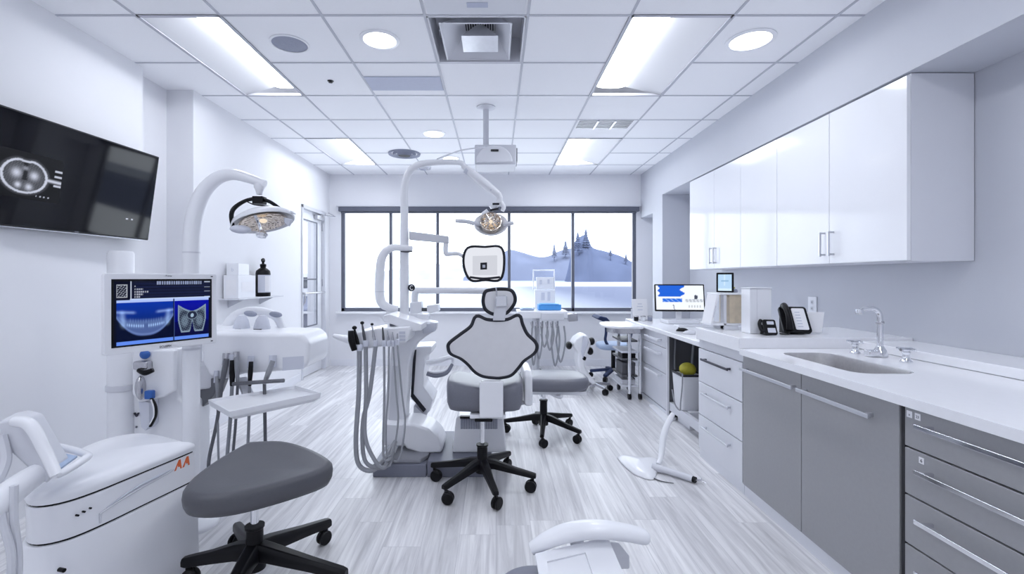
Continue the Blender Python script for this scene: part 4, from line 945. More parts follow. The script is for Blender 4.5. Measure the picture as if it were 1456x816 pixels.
# handpieces with their hoses running through the tray to the floor
hs = [(322, 510, 316, 545, 297, 690, 'darkhose', 0.017), (331, 512, 330, 548, 323, 690, 'black', 0.018), (336, 508, 338, 545, 331, 690, 'hose', 0.014), (357, 514, 355, 548, 352, 690, 'black', 0.015), (388, 513, 376, 545, 378, 690, 'hose', 0.017), (308, 535, 309, 560, 311, 690, 'hose', 0.011)]
for i, (a, b_, c_, d_, e_, f_, mm, r) in enumerate(hs):
    Yf = Yh-0.06
    m = MB(); m.tube([at(a, b_, Yf), at((a+c_)/2, (b_+d_)/2, Yf-0.01), at(c_, d_, Yf)], [r*0.9, r, r*0.7], 10); hp_ = m.build('handpiece', mm, t)
    m = MB(); e1 = at(e_, f_, Yf); m.tube([at(c_, d_, Yf), at((c_*0.6+e_*0.4), 600, Yf), at(e_, 655, Yf), Vector((e1.x, Yf+0.03, 0.08)), Vector((e1.x+0.05, Yf+0.10, 0.012)), Vector((-1.75+0.02*i, Yf+0.35, 0.012))], r*0.62, 8); m.build('hose', 'hose' if i % 2 else 'darkhose', hp_)
    m = MB(); m.tube([at(a-1, b_+9, Yf+0.02), at(a, b_-8, Yf+0.03)], r*1.25, 12); m.build('cradle', 'steel' if i in (0, 2) else 'label', t)
m = MB(); m.tube(pts([(331, 546, Yh-0.09), (372, 543, Yh-0.09), (404, 541, Yh-0.09)], 2.9), 0.012, 8); m.build('rest_bar', 'darkhose', t)
m = MB(); m.prism(xz([(284, 542), (300, 530), (318, 540), (310, 560), (292, 578), (283, 580)], Yh+0.05), 'y', Yh+0.0, Yh+0.12); m.build('pivot_arm', 'darkhose', t, bevel=0.01)
# tray
trq = [(-1.66, 2.70), (-1.30, 3.05), (-1.07, 2.87), (-1.40, 2.46)]
cx0, cy0 = sum(p[0] for p in trq)/4, sum(p[1] for p in trq)/4
def trs(k, z): return [Vector((cx0+(x-cx0)*k, cy0+(y-cy0)*k, z)) for x, y in trq]
m = MB(); m.loft([trs(0.86, 0.565), trs(0.98, 0.585), trs(1.0, 0.618), trs(0.97, 0.620), trs(0.93, 0.603), trs(0.0, 0.603)], cap=False); m.build('tray', 'white', t, bevel=0.006, angle=25)
m = MB(); m.bar((-1.50, 2.86, 0.575), (-1.66, 3.06, 0.66), 0.06, 0.03); m.build('tray_arm', 'offwhite', t, bevel=0.006)

# ================================================================== curved lamp pole with the left dental lamp
t = thing('dental_lamp', 'left dental lamp on a thick white pole that curves over at the top', 'dental lamp', (-1.63, 2.5, 0))
Yl = 2.5
m = MB(); m.tube([(at(272, 600, Yl).x, Yl, 0.012), (at(272, 600, Yl).x, Yl, 0.6), at(272, 500, Yl), at(272, 400, Yl), at(272, 345, Yl), at(276, 308, Yl), at(288, 275, Yl), at(308, 254, Yl), at(330, 248, Yl), at(352, 253, Yl), at(377, 262, Yl)], [0.041, 0.041, 0.041, 0.041, 0.041, 0.040, 0.038, 0.034, 0.030, 0.026, 0.021], 20); m.build('pole', 'white', t)
m = MB(); m.cyl(at(272, 497, Yl), at(272, 494, Yl), 0.0425); m.cyl(at(272, 360, Yl), at(272, 358, Yl), 0.0425); m.build('pole_collar', 'offwhite', t)
c = at(272, 600, Yl); m = MB(); m.lathe([(0.0, 0.0), (0.135, 0.0), (0.135, 0.012), (0.12, 0.03), (0.05, 0.045), (0.042, 0.06)], (c.x, Yl, 0), cap=False); m.build('pole_foot', 'white', t)
m = MB(); m.lathe([(0.026, -0.004), (0.028, 0.012), (0.02, 0.028), (0.014, 0.05)], at(369, 263, Yl), (0, 0, -1)); m.build('swivel', 'white', t)
m = MB()
m.tube(pts([(331, 322, Yl-0.04), (329, 306, Yl-0.04), (334, 295, Yl-0.03), (350, 285, Yl), (368, 282, Yl)], Yl), [0.010, 0.012, 0.012, 0.010, 0.012], 10)
m.tube(pts([(368, 282, Yl), (384, 287, Yl), (400, 298, Yl+0.04)], Yl), [0.012, 0.010, 0.009], 10)
m.obox(at(369, 285, Yl), (0.055, 0.05, 0.04)); m.build('yoke', 'black', t, bevel=0.003)
m = MB(); m.tube(pts([(352, 287, Yl-0.03), (362, 291, Yl-0.04), (380, 293, Yl-0.04), (392, 296, Yl-0.02)], Yl), 0.0035, 6); m.build('wire', 'black', t)
rl = Matrix.Rotation(R(-14), 3, 'Y') @ Matrix.Rotation(R(-16), 3, 'X')
cl = at(374, 312, Yl)
m = MB(); m.loft([[cl + rl @ Vector((0.165*k*math.cos(a*math.pi/18), 0.12*k*math.sin(a*math.pi/18), z)) for a in range(36)] for k, z in ((0.12, 0.050), (0.45, 0.044), (0.75, 0.028), (0.95, 0.006), (1.0, -0.014), (0.97, -0.02), (0.92, -0.004), (0.7, 0.014), (0.2, 0.024))]); sh = m.build('lamp_shade', 'white', t, angle=60)
m = MB(); m.loft([[cl + rl @ Vector((0.125*k*math.cos(a*math.pi/18), 0.095*k*math.sin(a*math.pi/18), z)) for a in range(36)] for k, z in ((1.0, -0.018), (0.9, -0.004), (0.55, 0.008), (0.02, 0.012))], cap=False); m.build('reflector', 'reflector', sh, angle=70)
m = MB(); m.ell(cl + rl @ Vector((0, 0, -0.008)), (0.020, 0.016, 0.012)); m.build('bulb', 'bulb', sh)
m = MB(); m.tube([cl + rl @ Vector((0.01, -0.10, -0.02)), cl + rl @ Vector((0.0, -0.05, -0.045)), cl + rl @ Vector((-0.02, 0.0, -0.05)), cl + rl @ Vector((-0.05, 0.06, -0.02))], 0.007, 8); m.build('bulb_guard', 'chrome', sh)
m = MB(); m.ell(at(342, 326, Yl-0.08), (0.055, 0.025, 0.022), Matrix.Rotation(R(4), 3, 'Y')); m.build('lamp_handle', 'label', sh)
m = MB(); m.prism(xz([(404, 309), (416, 312), (411, 322), (405, 318)], Yl-0.03), 'y', Yl-0.04, Yl-0.015); m.build('lamp_handle', 'label', sh, bevel=0.006)
m = MB(); m.tube(pts([(392, 302, Yl), (408, 300, Yl), (420, 304, Yl-0.01)], Yl), [0.012, 0.017, 0.006], 10, sc=(1, 0.5)); m.build('lamp_wing', 'offwhite', sh)
m = MB(); m.lathe([(0.012, 0), (0.03, 0.02), (0.022, 0.035), (0, 0.036)], at(373, 328, Yl-0.08), (0, -0.3, -1), cap=False); m.build('aiming_knob', 'chrome', sh)

# ================================================================== scan monitor
t = thing('scan_monitor', 'white framed medical monitor with blue jaw scans, beside the lamp pole', 'monitor', (-1.63, 2.31, 0.97), 0)
dW = Vector((0.50, 0.866, 0)); nM = Vector((0.866, -0.50, 0)); up = Vector((0, 0, 1)); cM = Vector((-1.632, 2.315, 1.155))
rm = Matrix((dW, -nM, up)).transposed()
m = MB(); m.loft([[cM + rm @ Vector((x, w, z)) for x, z in rrect(0.50, 0.372, 0.012, 3)] for w in (0.0, 0.03)]); case = m.build('case', 'white', t, bevel=0.004)
m = MB(); m.obox(cM + nM*0.0004 + up*0.002, (0.444, 0.0012, 0.314), rm); m.build('display_surround', 'black', t)
def jawpic(u, v):
    k = (0.001, 0.002, 0.012)
    if v > 0.70:
        if u < 0.145:
            if 0.02 < u < 0.12 and 0.74 < v < 0.95:
                e_ = max(abs(u-0.07)/0.05, abs(v-0.845)/0.105)
                if e_ > 0.86: return (0.35, 0.37, 0.42)
                return (0.25, 0.27, 0.33) if vn(u*14, v*9) > 0.62 else k
            return k
        if 0.150 < u < 0.158: return (0.45, 0.5, 0.62)
        if v < 0.722: return (0.45, 0.55, 0.8)
        if v > 0.945 and 0.4 < u < 0.9: return (0.22, 0.26, 0.4) if int(u*120) % 3 else k
        for r_, l_ in ((0.92, 0.20), (0.875, 0.27), (0.83, 0.32), (0.79, 0.27), (0.75, 0.24)):
            if abs(v-r_) < 0.011 and 0.18 < u < l_: return (0.34, 0.36, 0.44) if int(u*150) % 3 else k
        if int(v*60) % 3 == 0 and u > 0.2: return (0.006, 0.010, 0.045)
        if u > 0.93 and int(v*45) % 4 == 0: return (0.4, 0.45, 0.55)
        return (0.003, 0.005, 0.022)
    if abs(u-0.586) < 0.009: return (0.05, 0.09, 0.25) if abs(u-0.59) < 0.003 else k
    if u < 0.02 or u > 0.985: return k
    if v > 0.665: return (0.35, 0.45, 0.78)
    if v < 0.055: return (0.10, 0.22, 0.72)
    if u < 0.58:
        x = (u-0.30)/0.275; y = (v-0.06)/0.6
        c = Vector((0.0, 0.006+0.02*y, 0.14+0.32*max(0, y-0.45)))
        ax = abs(x); jaw = 0.10 + 0.48*ax**2.4
        sm = lambda a_, b_, v_: max(0.0, min(1.0, (v_-a_)/(b_-a_)))**2
        g = 0.115*sm(-0.02, 0.05, y-jaw)*sm(-0.02, 0.10, 0.56+0.2*ax**3-y) + 0.13*math.exp(-((y-jaw-0.035)/0.03)**2)
        g += 0.24*math.exp(-((ax-0.80-0.16*(y-0.55))/0.085)**2)*sm(0.28, 0.42, y)*sm(0.0, 0.12, 0.86-y)
        g += 0.26*math.exp(-((y-0.745-0.05*(ax-0.6))/0.035)**2)*sm(0.28, 0.45, ax)
        if 0.07 < ax < 0.66: g += (0.26+0.22*math.sin(ax*78))*math.exp(-((y-0.37-0.12*ax*ax)/0.042)**2)
        if ax < 0.62: g += (0.07+0.05*math.sin(ax*70+1))*math.exp(-((y-0.50-0.1*ax*ax)/0.05)**2)
        g *= 0.85+0.3*vn(u*31, v*23)
        if y < jaw: c = Vector((0, 0.002, 0.02))
        return (c.x+g*0.55, c.y+g*0.80, c.z+g*1.15)
    x = (u-0.79)/0.17; y = (v-0.06)/0.6
    c = Vector((0.0, 0.002, 0.10+0.30*max(0, y-0.3))) if y > 0.4 else Vector((0, 0.001, 0.03+0.1*y))
    rad = 0
    top = 0.70 + 0.18*min(1, abs(x)**1.5*1.2)
    wid = 0.93 - 0.35*max(0, 0.45-y)**1.2*2
    bot = 0.09 + 0.3*math.exp(-(x/0.10)**2)
    if bot < y < top and abs(x) < wid:
        e_ = min(y-bot, top-y, (wid-abs(x))*0.6)
        g = 0.30 if e_ < 0.05 else 0.05+0.14*vn(x*2.6, y*4.5)+0.07*math.sin(14*math.hypot(abs(x)-0.5, (y-0.42)*1.4))
        if ((x/0.38)**2+((y-0.58)/0.13)**2) < 1: g = 0.22 if ((x/0.38)**2+((y-0.58)/0.13)**2) > 0.72 else 0.02
        if x*x+((y-0.57)*2)**2 < 0.012: g = 0.5
        return (g*0.62, g*0.85, 0.02+g*1.05)
    return (c.x, c.y, c.z)
picture('display', cM + nM*0.0016 - dW*0.212 - up*0.147, dW*0.424, up*0.296, 210, 150, jawpic, t)
text_part('brand_print', 'ECUSPIX', 0.014, cM + nM*0.001 + dW*0.0 - up*0.178, dW, up, 'ink', case)
text_part('model_print', '- Prime', 0.012, cM + nM*0.001 + dW*0.01 + up*0.171, dW, up, 'ink', case)
m = MB()
for s in (0.172, -0.172): m.obox(cM + nM*0.001 + dW*0.222 + up*s, (0.010, 0.002, 0.005), rm)
m.build('indicator_mark', 'ink', case)
m = MB(); m.obox(cM - nM*0.036 + dW*0.0, (0.14, 0.012, 0.14), rm); m.build('mount', 'offwhite', t, bevel=0.003)

# ================================================================== shelf, boxes and bottle on the left wall
sx = -2.4995
ya, yb = 4.22, 5.10
zs_ = 1.13
t = thing('wall_shelf', 'thin white shelf on the left wall under the soap bottle', 'shelf', (sx+0.09, 4.66, zs_-0.04))
m = MB(); m.box((sx, ya, zs_-0.012), (sx+0.19, yb, zs_)); m.build('shelf_board', 'offwhite', t, bevel=0.003)
m = MB()
for y in (ya+0.15, yb-0.15):
    m = MB(); m.prism([(sx+0.0005, zs_-0.013), (sx+0.15, zs_-0.013), (sx+0.0005, zs_-0.09)], 'y', y, y+0.012); m.build('bracket', 'offwhite', t)
def z_at(py, Y): return EYE-(py-CY)/F*Y
m = MB(); m.box((sx+0.015, 4.27, zs_+0.0005), (sx+0.15, 4.58, zs_+0.215)); t = thing('glove_box', 'larger white glove box on the wall shelf', 'box', (sx+0.08, 4.42, zs_)); m.build('carton', 'white', t, bevel=0.003)
m = MB(); m.box((sx+0.1505, 4.33, zs_+0.06), (sx+0.1515, 4.52, zs_+0.15)); m.box((sx+0.04, 4.2693, zs_+0.03), (sx+0.13, 4.2698, zs_+0.17)); m.build('printed_patch', 'paper', t)
m = MB(); m.box((sx+0.02, 4.31, zs_+0.2155), (sx+0.13, 4.50, zs_+0.325)); t = thing('tissue_box', 'smaller white tissue box stacked on the glove box', 'box', (sx+0.08, 4.4, zs_+0.2155)); m.build('carton', 'white', t, bevel=0.003)
text_part('printed_letter', 'b', 0.05, (sx+0.075, 4.3093, zs_+0.25), (1,0,0), (0,0,1), 'label', t)
bx, by = sx+0.10, 4.83
t = thing('soap_bottle', 'black pump bottle with a white label on the wall shelf', 'bottle', (bx, by, zs_))
m = MB(); m.lathe([(0.0, 0.0008), (0.068, 0.0008), (0.071, 0.008), (0.071, 0.235), (0.066, 0.262), (0.04, 0.285), (0.027, 0.292), (0.026, 0.305)], (bx, by, zs_), cap=False); m.build('bottle', 'black', t)
m = MB(); m.lathe([(0.0, 0.304), (0.028, 0.304), (0.03, 0.31), (0.03, 0.33), (0.012, 0.335), (0.011, 0.365)], (bx, by, zs_), cap=False); m.tube([(bx, by, zs_+0.365), (bx+0.015, by-0.03, zs_+0.378), (bx+0.02, by-0.07, zs_+0.372)], [0.02, 0.016, 0.008], 10); m.build('pump', 'black', t)
m = MB(); rgs = []
for z in (0.04, 0.22): rgs.append([Vector((bx+0.0718*math.cos(R(a)), by+0.0718*math.sin(R(a)), zs_+z)) for a in range(-105, 31, 9)])
m.loft(rgs, cap=False, closed=False); lb = m.build('label_sheet', 'label', t)
m = MB(); rgs = []
for z in (0.05, 0.21): rgs.append([Vector((bx+0.0724*math.cos(R(a)), by+0.0724*math.sin(R(a)), zs_+z)) for a in range(-50, 10, 9)])
m.loft(rgs, cap=False, closed=False); m.build('label_print', 'paper', lb)

# ================================================================== saddle stool in the foreground
def star(t, c, legs, hub_r=0.035, hub_z=(0.11, 0.26), lt='black', legw=0.05, cast='black', r_w=0.028, thick=0.032, zin=0.155, zout=0.092):
    cx_, cy_ = c
    m = MB(); m.lathe([(0.0, hub_z[0]), (hub_r*1.25, hub_z[0]), (hub_r*1.3, hub_z[0]+0.05), (hub_r, hub_z[0]+0.08), (hub_r*0.95, hub_z[1]-0.015), (hub_r*1.1, hub_z[1]-0.01), (hub_r*1.1, hub_z[1]), (0, hub_z[1])], (cx_, cy_, 0), cap=False); m.build('hub', lt, t)
    for ang, r in legs:
        u = Vector((math.cos(R(ang)), math.sin(R(ang)), 0)); v = Vector((-u.y, u.x, 0)); o = Vector((cx_, cy_, 0))
        m = MB(); rings = []
        for k, w, z, h in ((hub_r*0.6, legw*0.55, zin, thick*0.9), (0.08, legw*0.5, zin-0.004, thick*0.8), (r*0.65, legw*0.38, (zin*0.4+zout*0.6), thick*0.6), (r, legw*0.34, zout, thick*0.5), (r+0.02, legw*0.28, zout-0.002, thick*0.4)):
            rings.append([o + u*k + v*a*w + Vector((0, 0, z+b_*h)) for a, b_ in ((-1,-1),(1,-1),(1,0.4),(0.6,1),(-0.6,1),(-1,0.4))])
        m.loft(rings); lg_ = m.build('leg', lt, t, bevel=0.004)
        e = o + u*r; h = v if (ang % 144) < 72 else (v*0.6+u*0.8).normalized(); q = Vector((-h.y, h.x, 0))*0.014
        m = MB(); m.cyl(e + Vector((0,0,0.045)), e + Vector((0,0,zout-thick*0.4)), 0.008)
        w0 = e + q + Vector((0, 0, r_w+0.0005))
        for s in (-1, 1): m.lathe([(0, -0.009), (r_w*0.85, -0.009), (r_w, -0.004), (r_w, 0.004), (r_w*0.85, 0.009), (0, 0.009)], w0 + h*0.0125*s, h, n=20, cap=False)
        m.tube([w0 + h*0.003 + Vector((0,0,0)), w0 + Vector((0,0,r_w*0.9)), e + Vector((0,0,r_w*2.1))], 0.010, 8); m.build('caster', cast, lg_)
t = thing('saddle_stool', 'charcoal saddle stool with a rounded triangular seat, nearest to the viewer', 'stool', (-1.04, 2.02, 0))
sc_ = (-1.04, 2.02)
star(t, sc_, [(58, 0.37), (129, 0.36), (180, 0.29), (275, 0.36), (349, 0.41)], 0.036, (0.07, 0.255), legw=0.066, r_w=0.034, zin=0.15, zout=0.10, thick=0.04)
m = MB(); m.cyl((sc_[0], sc_[1], 0.25), (sc_[0], sc_[1], 0.40), 0.017); m.build('gas_column', 'chrome', t)
m = MB(); m.prism([(sc_[0]-0.06, sc_[1]-0.10), (sc_[0]+0.07, sc_[1]-0.10), (sc_[0]+0.09, sc_[1]+0.1), (sc_[0]-0.05, sc_[1]+0.12)], 'z', 0.385, 0.408); m.obox((sc_[0]-0.02, sc_[1], 0.375), (0.05, 0.1, 0.03)); m.tube([(sc_[0]-0.02, sc_[1]-0.05, 0.38), (sc_[0]-0.10, sc_[1]-0.12, 0.385), (sc_[0]-0.17, sc_[1]-0.14, 0.392)], 0.008, 8); m.build('seat_plate', 'black', t, bevel=0.005)
so = [(-0.175, 0.33), (-0.02, 0.30), (0.15, 0.20), (0.285, 0.09), (0.325, 0.03), (0.29, -0.04), (0.17, -0.16), (0.05, -0.245), (-0.06, -0.27), (-0.155, -0.235), (-0.205, -0.13), (-0.225, 0.05), (-0.22, 0.22), (-0.205, 0.31)]
so = [(p.x, p.y) for p in catmull([Vector((x, y, 0)) for x, y in so], 4, True)]
fr = Matrix.Translation((sc_[0], sc_[1], 0.41))
m = MB()
def lift(x, y):   # the rear edge turns up slightly
    s = (x*0.55 + y*0.83); return 0.035*max(0, (s-0.10)/0.18)**2
prof = [(0.5, 0.0), (0.84, 0.0), (0.95, 0.006), (0.99, 0.03), (1.0, 0.055), (0.99, 0.075), (0.955, 0.088), (0.88, 0.092), (0.6, 0.088), (0.3, 0.086), (0.01, 0.085)]
m.loft([[fr @ Vector((x*k, y*k, w + lift(x*k, y*k)*(1 if w > 0.03 else 0.6))) for x, y in so] for k, w in prof], cap=True)
m.build('seat', 'vinyl', t, angle=80)
# ================================================================== treatment unit in the middle
t = thing('treatment_unit', 'white dental treatment tower with a tall pole, hoses and a grey platform, mid room', 'dental unit', (-0.5, 3.4, 0))
# platform
m = MB(); m.box((-0.815, 3.10, 0), (-0.46, 3.75, 0.085)); m.box((-0.455, 3.10, 0), (-0.03, 3.72, 0.105)); m.build('platform', 'platform', t, bevel=0.006)
m = MB(); m.prism([(-0.70, 3.12), (-0.50, 3.12), (-0.46, 3.2), (-0.46, 3.4), (-0.70, 3.4)], 'z', 0.085, 0.115); m.build('platform_step', 'platedark', t, bevel=0.006)
# bellows box
m = MB(); m.loft([sq(-0.115, 3.42, 0.190, 0.106, 0.17), sq(-0.115, 3.43, 0.165, 0.33, 0.15), sq(-0.115, 3.43, 0.15, 0.35, 0.14)]); bx_ = m.build('lift_base', 'white', t, bevel=0.012)
m = MB()
for k in range(22): m.box((-0.245+k*0.0118, 3.268+0.002*(k % 2), 0.265), (-0.245+k*0.0118+0.0075, 3.292, 0.335))
m.build('bellows', 'speaker', bx_)
m = MB(); m.box((-0.25, 3.27, 0.336), (0.02, 3.30, 0.352)); m.build('bellows_rail', 'black', bx_)
# rounded fender and pedestal
Yp = 3.30
m = MB(); m.prism(xz([(574, 598), (592, 599), (611, 606), (624, 618), (631, 632), (629, 640), (600, 641), (580, 634), (574, 626)], Yp), 'y', Yp-0.06, Yp+0.22); m.build('fender', 'white', t, bevel=0.02, seg=3)
m = MB(); m.prism(xz([(545, 601), (582, 603), (582, 632), (544, 631)], Yp), 'y', Yp-0.03, Yp+0.2); m.build('lower_box', 'white', t, bevel=0.006)
m = MB(); m.prism(xz([(548, 640), (581, 640), (583, 648), (546, 648)], Yp), 'y', Yp-0.08, Yp+0.1); m.build('foot_block', 'label', t, bevel=0.006)
m = MB(); m.prism(xz([(572, 603), (545, 600), (551, 540), (556, 496), (560, 470), (566, 458), (602, 455), (621, 459), (619, 470), (606, 478), (594, 488), (586, 500), (582, 520), (579, 560), (577, 603)], 3.42), 'y', 3.40, 3.56); m.build('pedestal', 'white', t, bevel=0.015, seg=3)
m = MB(); m.prism(xz([(553, 603), (558, 520), (566, 520), (566, 603)], 3.38), 'y', 3.37, 3.399); m.build('pedestal_panel', 'offwhite', t, bevel=0.004)
# spittoon side box and assistant arm
m = MB(); m.prism(xz([(584, 492), (615, 491), (615, 500), (605, 508), (603, 548), (617, 566), (611, 585), (585, 566)], 3.62), 'y', 3.58, 3.86); sb = m.build('spittoon_body', 'white', t, bevel=0.012)
m = MB(); m.prism(xz([(588, 498), (592, 497), (588, 560), (606, 582), (602, 586), (584, 564)], 3.575), 'y', 3.572, 3.579); m.build('body_seam', 'rim', sb)
m = MB(); m.tube([at(606, 516, 3.6), at(622, 513, 3.62), at(640, 508, 3.66), at(644, 515, 3.66), at(634, 528, 3.6), at(618, 531, 3.56), at(608, 529, 3.56)], [0.03, 0.035, 0.03, 0.02, 0.03, 0.028, 0.022], 12, sc=(1, 0.6)); m.build('spittoon_bowl', 'white', t)
m = MB(); m.tube([at(607, 531, 3.54), at(620, 534, 3.54), at(635, 530, 3.57), at(643, 518, 3.62)], [0.016, 0.017, 0.015, 0.012], 10); m.build('bowl_edge', 'platform', t)
m = MB(); m.prism(xz([(589, 575), (607, 590), (600, 603), (588, 603)], 3.6), 'y', 3.57, 3.8); m.build('drain_housing', 'offwhite', t, bevel=0.008)
# delivery head with hoses on the left
Yh = 3.05
m = MB(); m.prism(xz([(508, 472), (540, 466), (583, 464), (585, 470), (578, 487), (512, 497), (503, 491)], Yh+0.02), 'y', Yh, Yh+0.28); hd = m.build('instrument_head', 'white', t, bevel=0.012)
m = MB(); m.tube([at(474, 477, Yh+0.1), at(488, 481, Yh+0.1), at(508, 485, Yh+0.08)], [0.012, 0.022, 0.035], 12); m.build('head_grip', 'white', hd)
m = MB()
for k in range(3): m.obox(at(572, 473+5*k, Yh-0.002), (0.04, 0.004, 0.016))
m.build('head_buttons', 'label', hd)
m = MB(); m.prism(xz([(550, 447), (558, 445), (602, 459), (602, 468), (590, 469), (550, 455)], 3.2), 'y', 3.10, 3.36); m.build('side_tray', 'white', t, bevel=0.006)
m = MB(); m.prism(xz([(556, 455), (586, 466), (586, 468), (556, 468)], 3.2), 'y', 3.16, 3.3); m.build('tray_support', 'platform', t)
# instruments and hoses
ins = [(504, 468, 511, 498, 'black', 0.012), (515, 461, 520, 492, 'vinyl', 0.010), (529, 463, 534, 492, 'steel', 0.008), (544, 465, 546, 492, 'vinyl', 0.008), (551, 470, 553, 492, 'steel', 0.007), (558, 472, 559, 492, 'steel', 0.007), (565, 474, 565, 490, 'steel', 0.007)]
loops = [(512, 500, 506, 640, 512, 668, 545, 660, 0.016), (520, 494, 519, 620, 536, 664, 556, 655, 0.014), (533, 494, 516, 600, 520, 660, 552, 664, 0.014), (546, 494, 545, 640, 548, 652, 560, 648, 0.008), (553, 494, 549, 600, 552, 645, 563, 645, 0.006), (559, 494, 566, 600, 560, 650, 545, 662, 0.006), (565, 492, 576, 600, 573, 640, 556, 655, 0.006)]
for i, ((a, b_, c_, d_, mm, r), lp) in enumerate(zip(ins, loops)):
    Yi = Yh-0.035+0.006*(i % 3)
    m = MB(); m.tube([at(a, b_, Yi), at((a+c_)/2, (b_+d_)/2, Yi), at(c_, d_, Yi)], [r*0.5, r, r*0.9], 10); hp_ = m.build('handpiece', mm, t)
    if i < 3:
        m = MB(); m.ell(at(a, b_-2, Yi), (r*1.3, r*1.3, r*1.1)); m.build('handpiece_tip', 'black', hp_)
    m = MB()
    xx, y0_, x1_, y1_, x2_, y2_, x3_, y3_, rr_ = lp
    m.tube([at(c_, d_, Yi), at((xx+x1_)/2+1, 560, Yi-0.01), at(x1_, min(y1_, 625), Yi-0.015), at(x2_-2, y2_-8 if y2_ > 655 else y2_, Yi-0.01), at((x2_+x3_)/2, max(y2_, y3_)+1, Yi-0.005), at(x3_, y3_-6, Yi+0.06), at(562, 628, 3.24)], rr_, 8); m.build('hose', 'hose', hp_)
    m = MB(); m.lathe([(r*1.7, -0.02), (r*1.9, 0.0), (r*1.9, 0.012), (r*1.5, 0.02)], at(c_, d_-4, Yi)); m.build('cradle', 'label', hd)
m = MB(); m.tube(pts([(499, 470, Yh-0.06), (500, 484, Yh-0.065), (504, 498, Yh-0.06)], 3), [0.018, 0.022, 0.018], 10); m.build('black_holder', 'black', t)
# tall pole, its arch and the handle loop
Yq = 3.50
m = MB(); m.tube([at(575, 458, Yq), at(575, 400, Yq), at(575, 330, Yq), at(575, 275, Yq), at(577, 256, Yq), at(583, 243, Yq), at(596, 234, Yq), at(620, 231, Yq), at(652, 231, Yq), at(660, 236, Yq)], [0.034, 0.034, 0.032, 0.028, 0.027, 0.026, 0.025, 0.023, 0.021, 0.02], 16); m.build('tall_pole', 'white', t)
m = MB(); m.tube([at(622, 226, Yq+0.1), at(655, 214, Yq+0.3), at(690, 209, Yq+0.5)], 0.006, 8); m.build('pole_cable', 'offwhite', t)
m = MB(); m.lathe([(0.02, -0.008), (0.026, -0.006), (0.026, 0.006), (0.02, 0.008)], at(585, 409, Yq-0.02), (0, 1, 0)); em = m.build('round_badge', 'rim', t)
m = MB(); m.tube([at(587.0, 407.0, Yq-0.0295), at(585, 406, Yq-0.0295), at(583.0, 409, Yq-0.0295), at(585, 412, Yq-0.0295), at(587.0, 411.0, Yq-0.0295)], 0.0025, 6); m.build('badge_mark', 'paper', em)
m = MB(); m.tube([at(586, 354, Yq-0.03), at(575, 353, Yq-0.05), at(560, 352, Yq-0.05), at(549, 357, Yq-0.05), at(542, 370, Yq-0.05), at(540, 395, Yq-0.05), at(540, 420, Yq-0.05), at(544, 432, Yq-0.05), at(555, 438, Yq-0.05), at(566, 440, Yq-0.04)], [0.022, 0.024, 0.026, 0.030, 0.033, 0.034, 0.034, 0.033, 0.028, 0.026], 14); gl = m.build('grab_handle', 'white', t)
m = MB(); m.tube([at(570, 357, Yq-0.055), at(578, 358, Yq-0.06), at(586, 357, Yq-0.04)], 0.007, 8); m.build('handle_joint', 'vinyl', gl)
m = MB(); m.cyl(at(540, 414, Yq-0.05), at(540, 415, Yq-0.05), 0.0352); m.build('handle_collar', 'offwhite', gl)
m = MB(); m.prism(xz([(550, 440), (563, 440), (563, 462), (550, 458)], Yq-0.04), 'y', Yq-0.06, Yq-0.02); m.build('handle_foot', 'white', t, bevel=0.006)
# cross tube and small boxes
m = MB(); m.tube([at(590, 436, 3.62), at(590, 420, 3.62), at(592, 413, 3.62), at(600, 413, 3.62), at(640, 413, 3.62), at(694, 413.5, 3.62)], 0.025, 12, res=4); m.build('cross_tube', 'white', t)
m = MB(); m.prism(xz([(584, 430), (600, 428), (600, 444), (584, 446)], 3.6), 'y', 3.56, 3.66); m.build('valve_block', 'white', t, bevel=0.006)
m = MB(); m.prism(xz([(608, 434), (624, 432), (625, 442), (612, 445), (608, 442)], 3.6), 'y', 3.56, 3.66); m.build('valve_block', 'white', t, bevel=0.006)
m = MB(); m.tube([at(584, 440, 3.6), at(606, 440, 3.6), at(612, 440, 3.6)], 0.014, 8); m.build('valve_link', 'vinyl', t)
m = MB(); m.prism(xz([(594, 446), (610, 446), (611, 455), (595, 456)], 3.55), 'y', 3.5, 3.6); m.build('cup_filler', 'white', t, bevel=0.006)
m = MB(); m.prism(xz([(601, 460), (622, 458), (620, 470), (603, 473)], 3.4), 'y', 3.35, 3.399); m.build('cup_shelf', 'label', t, bevel=0.005)
# small instrument screen on its arm
m = MB(); m.prism(xz([(582, 329), (638, 336), (638, 346), (582, 341)], Yq-0.02), 'y', Yq-0.045, Yq+0.01); m.build('screen_arm', 'offwhite', t, bevel=0.006)
m = MB(); m.tube(pts([(634, 346), (634, 360), (640, 361), (652, 361), (660, 366)], Yq-0.02), [0.019, 0.019, 0.016, 0.014, 0.012], 12, res=4); m.build('screen_elbow', 'white', t)
so_ = [(665, 353), (690, 351.5), (712, 352), (716.5, 373), (711, 397), (690, 397.5), (669, 397.5), (659.5, 375)]
scr = [(p.x, p.z) for p in catmull(pts(so_, 3.46), 5, True)]
m = MB(); m.prism(scr, 'y', 3.452, 3.472); sc2 = m.build('screen_panel', 'white', t, bevel=0.003)
m = MB(); cx9, cz9 = sum(p[0] for p in scr)/len(scr), sum(p[1] for p in scr)/len(scr)
m.prism([(cx9+(x-cx9)*0.95, cz9+(z-cz9)*0.95) for x, z in scr], 'y', 3.4502, 3.4516); m.build('screen_display', 'panelglow', sc2)  # glowing face put in for the window's backlight
m = MB(); m.tube([Vector((x, 3.462, z)) for x, z in scr], 0.0125, 10, closed=True, raw=True); m.build('screen_rim', 'rim', sc2)
m = MB(); m.prism(xz([(672, 364), (707, 363), (707, 391), (672, 391)], 3.45), 'y', 3.4475, 3.4500); m.build('screen_inset', 'insetglow', sc2)
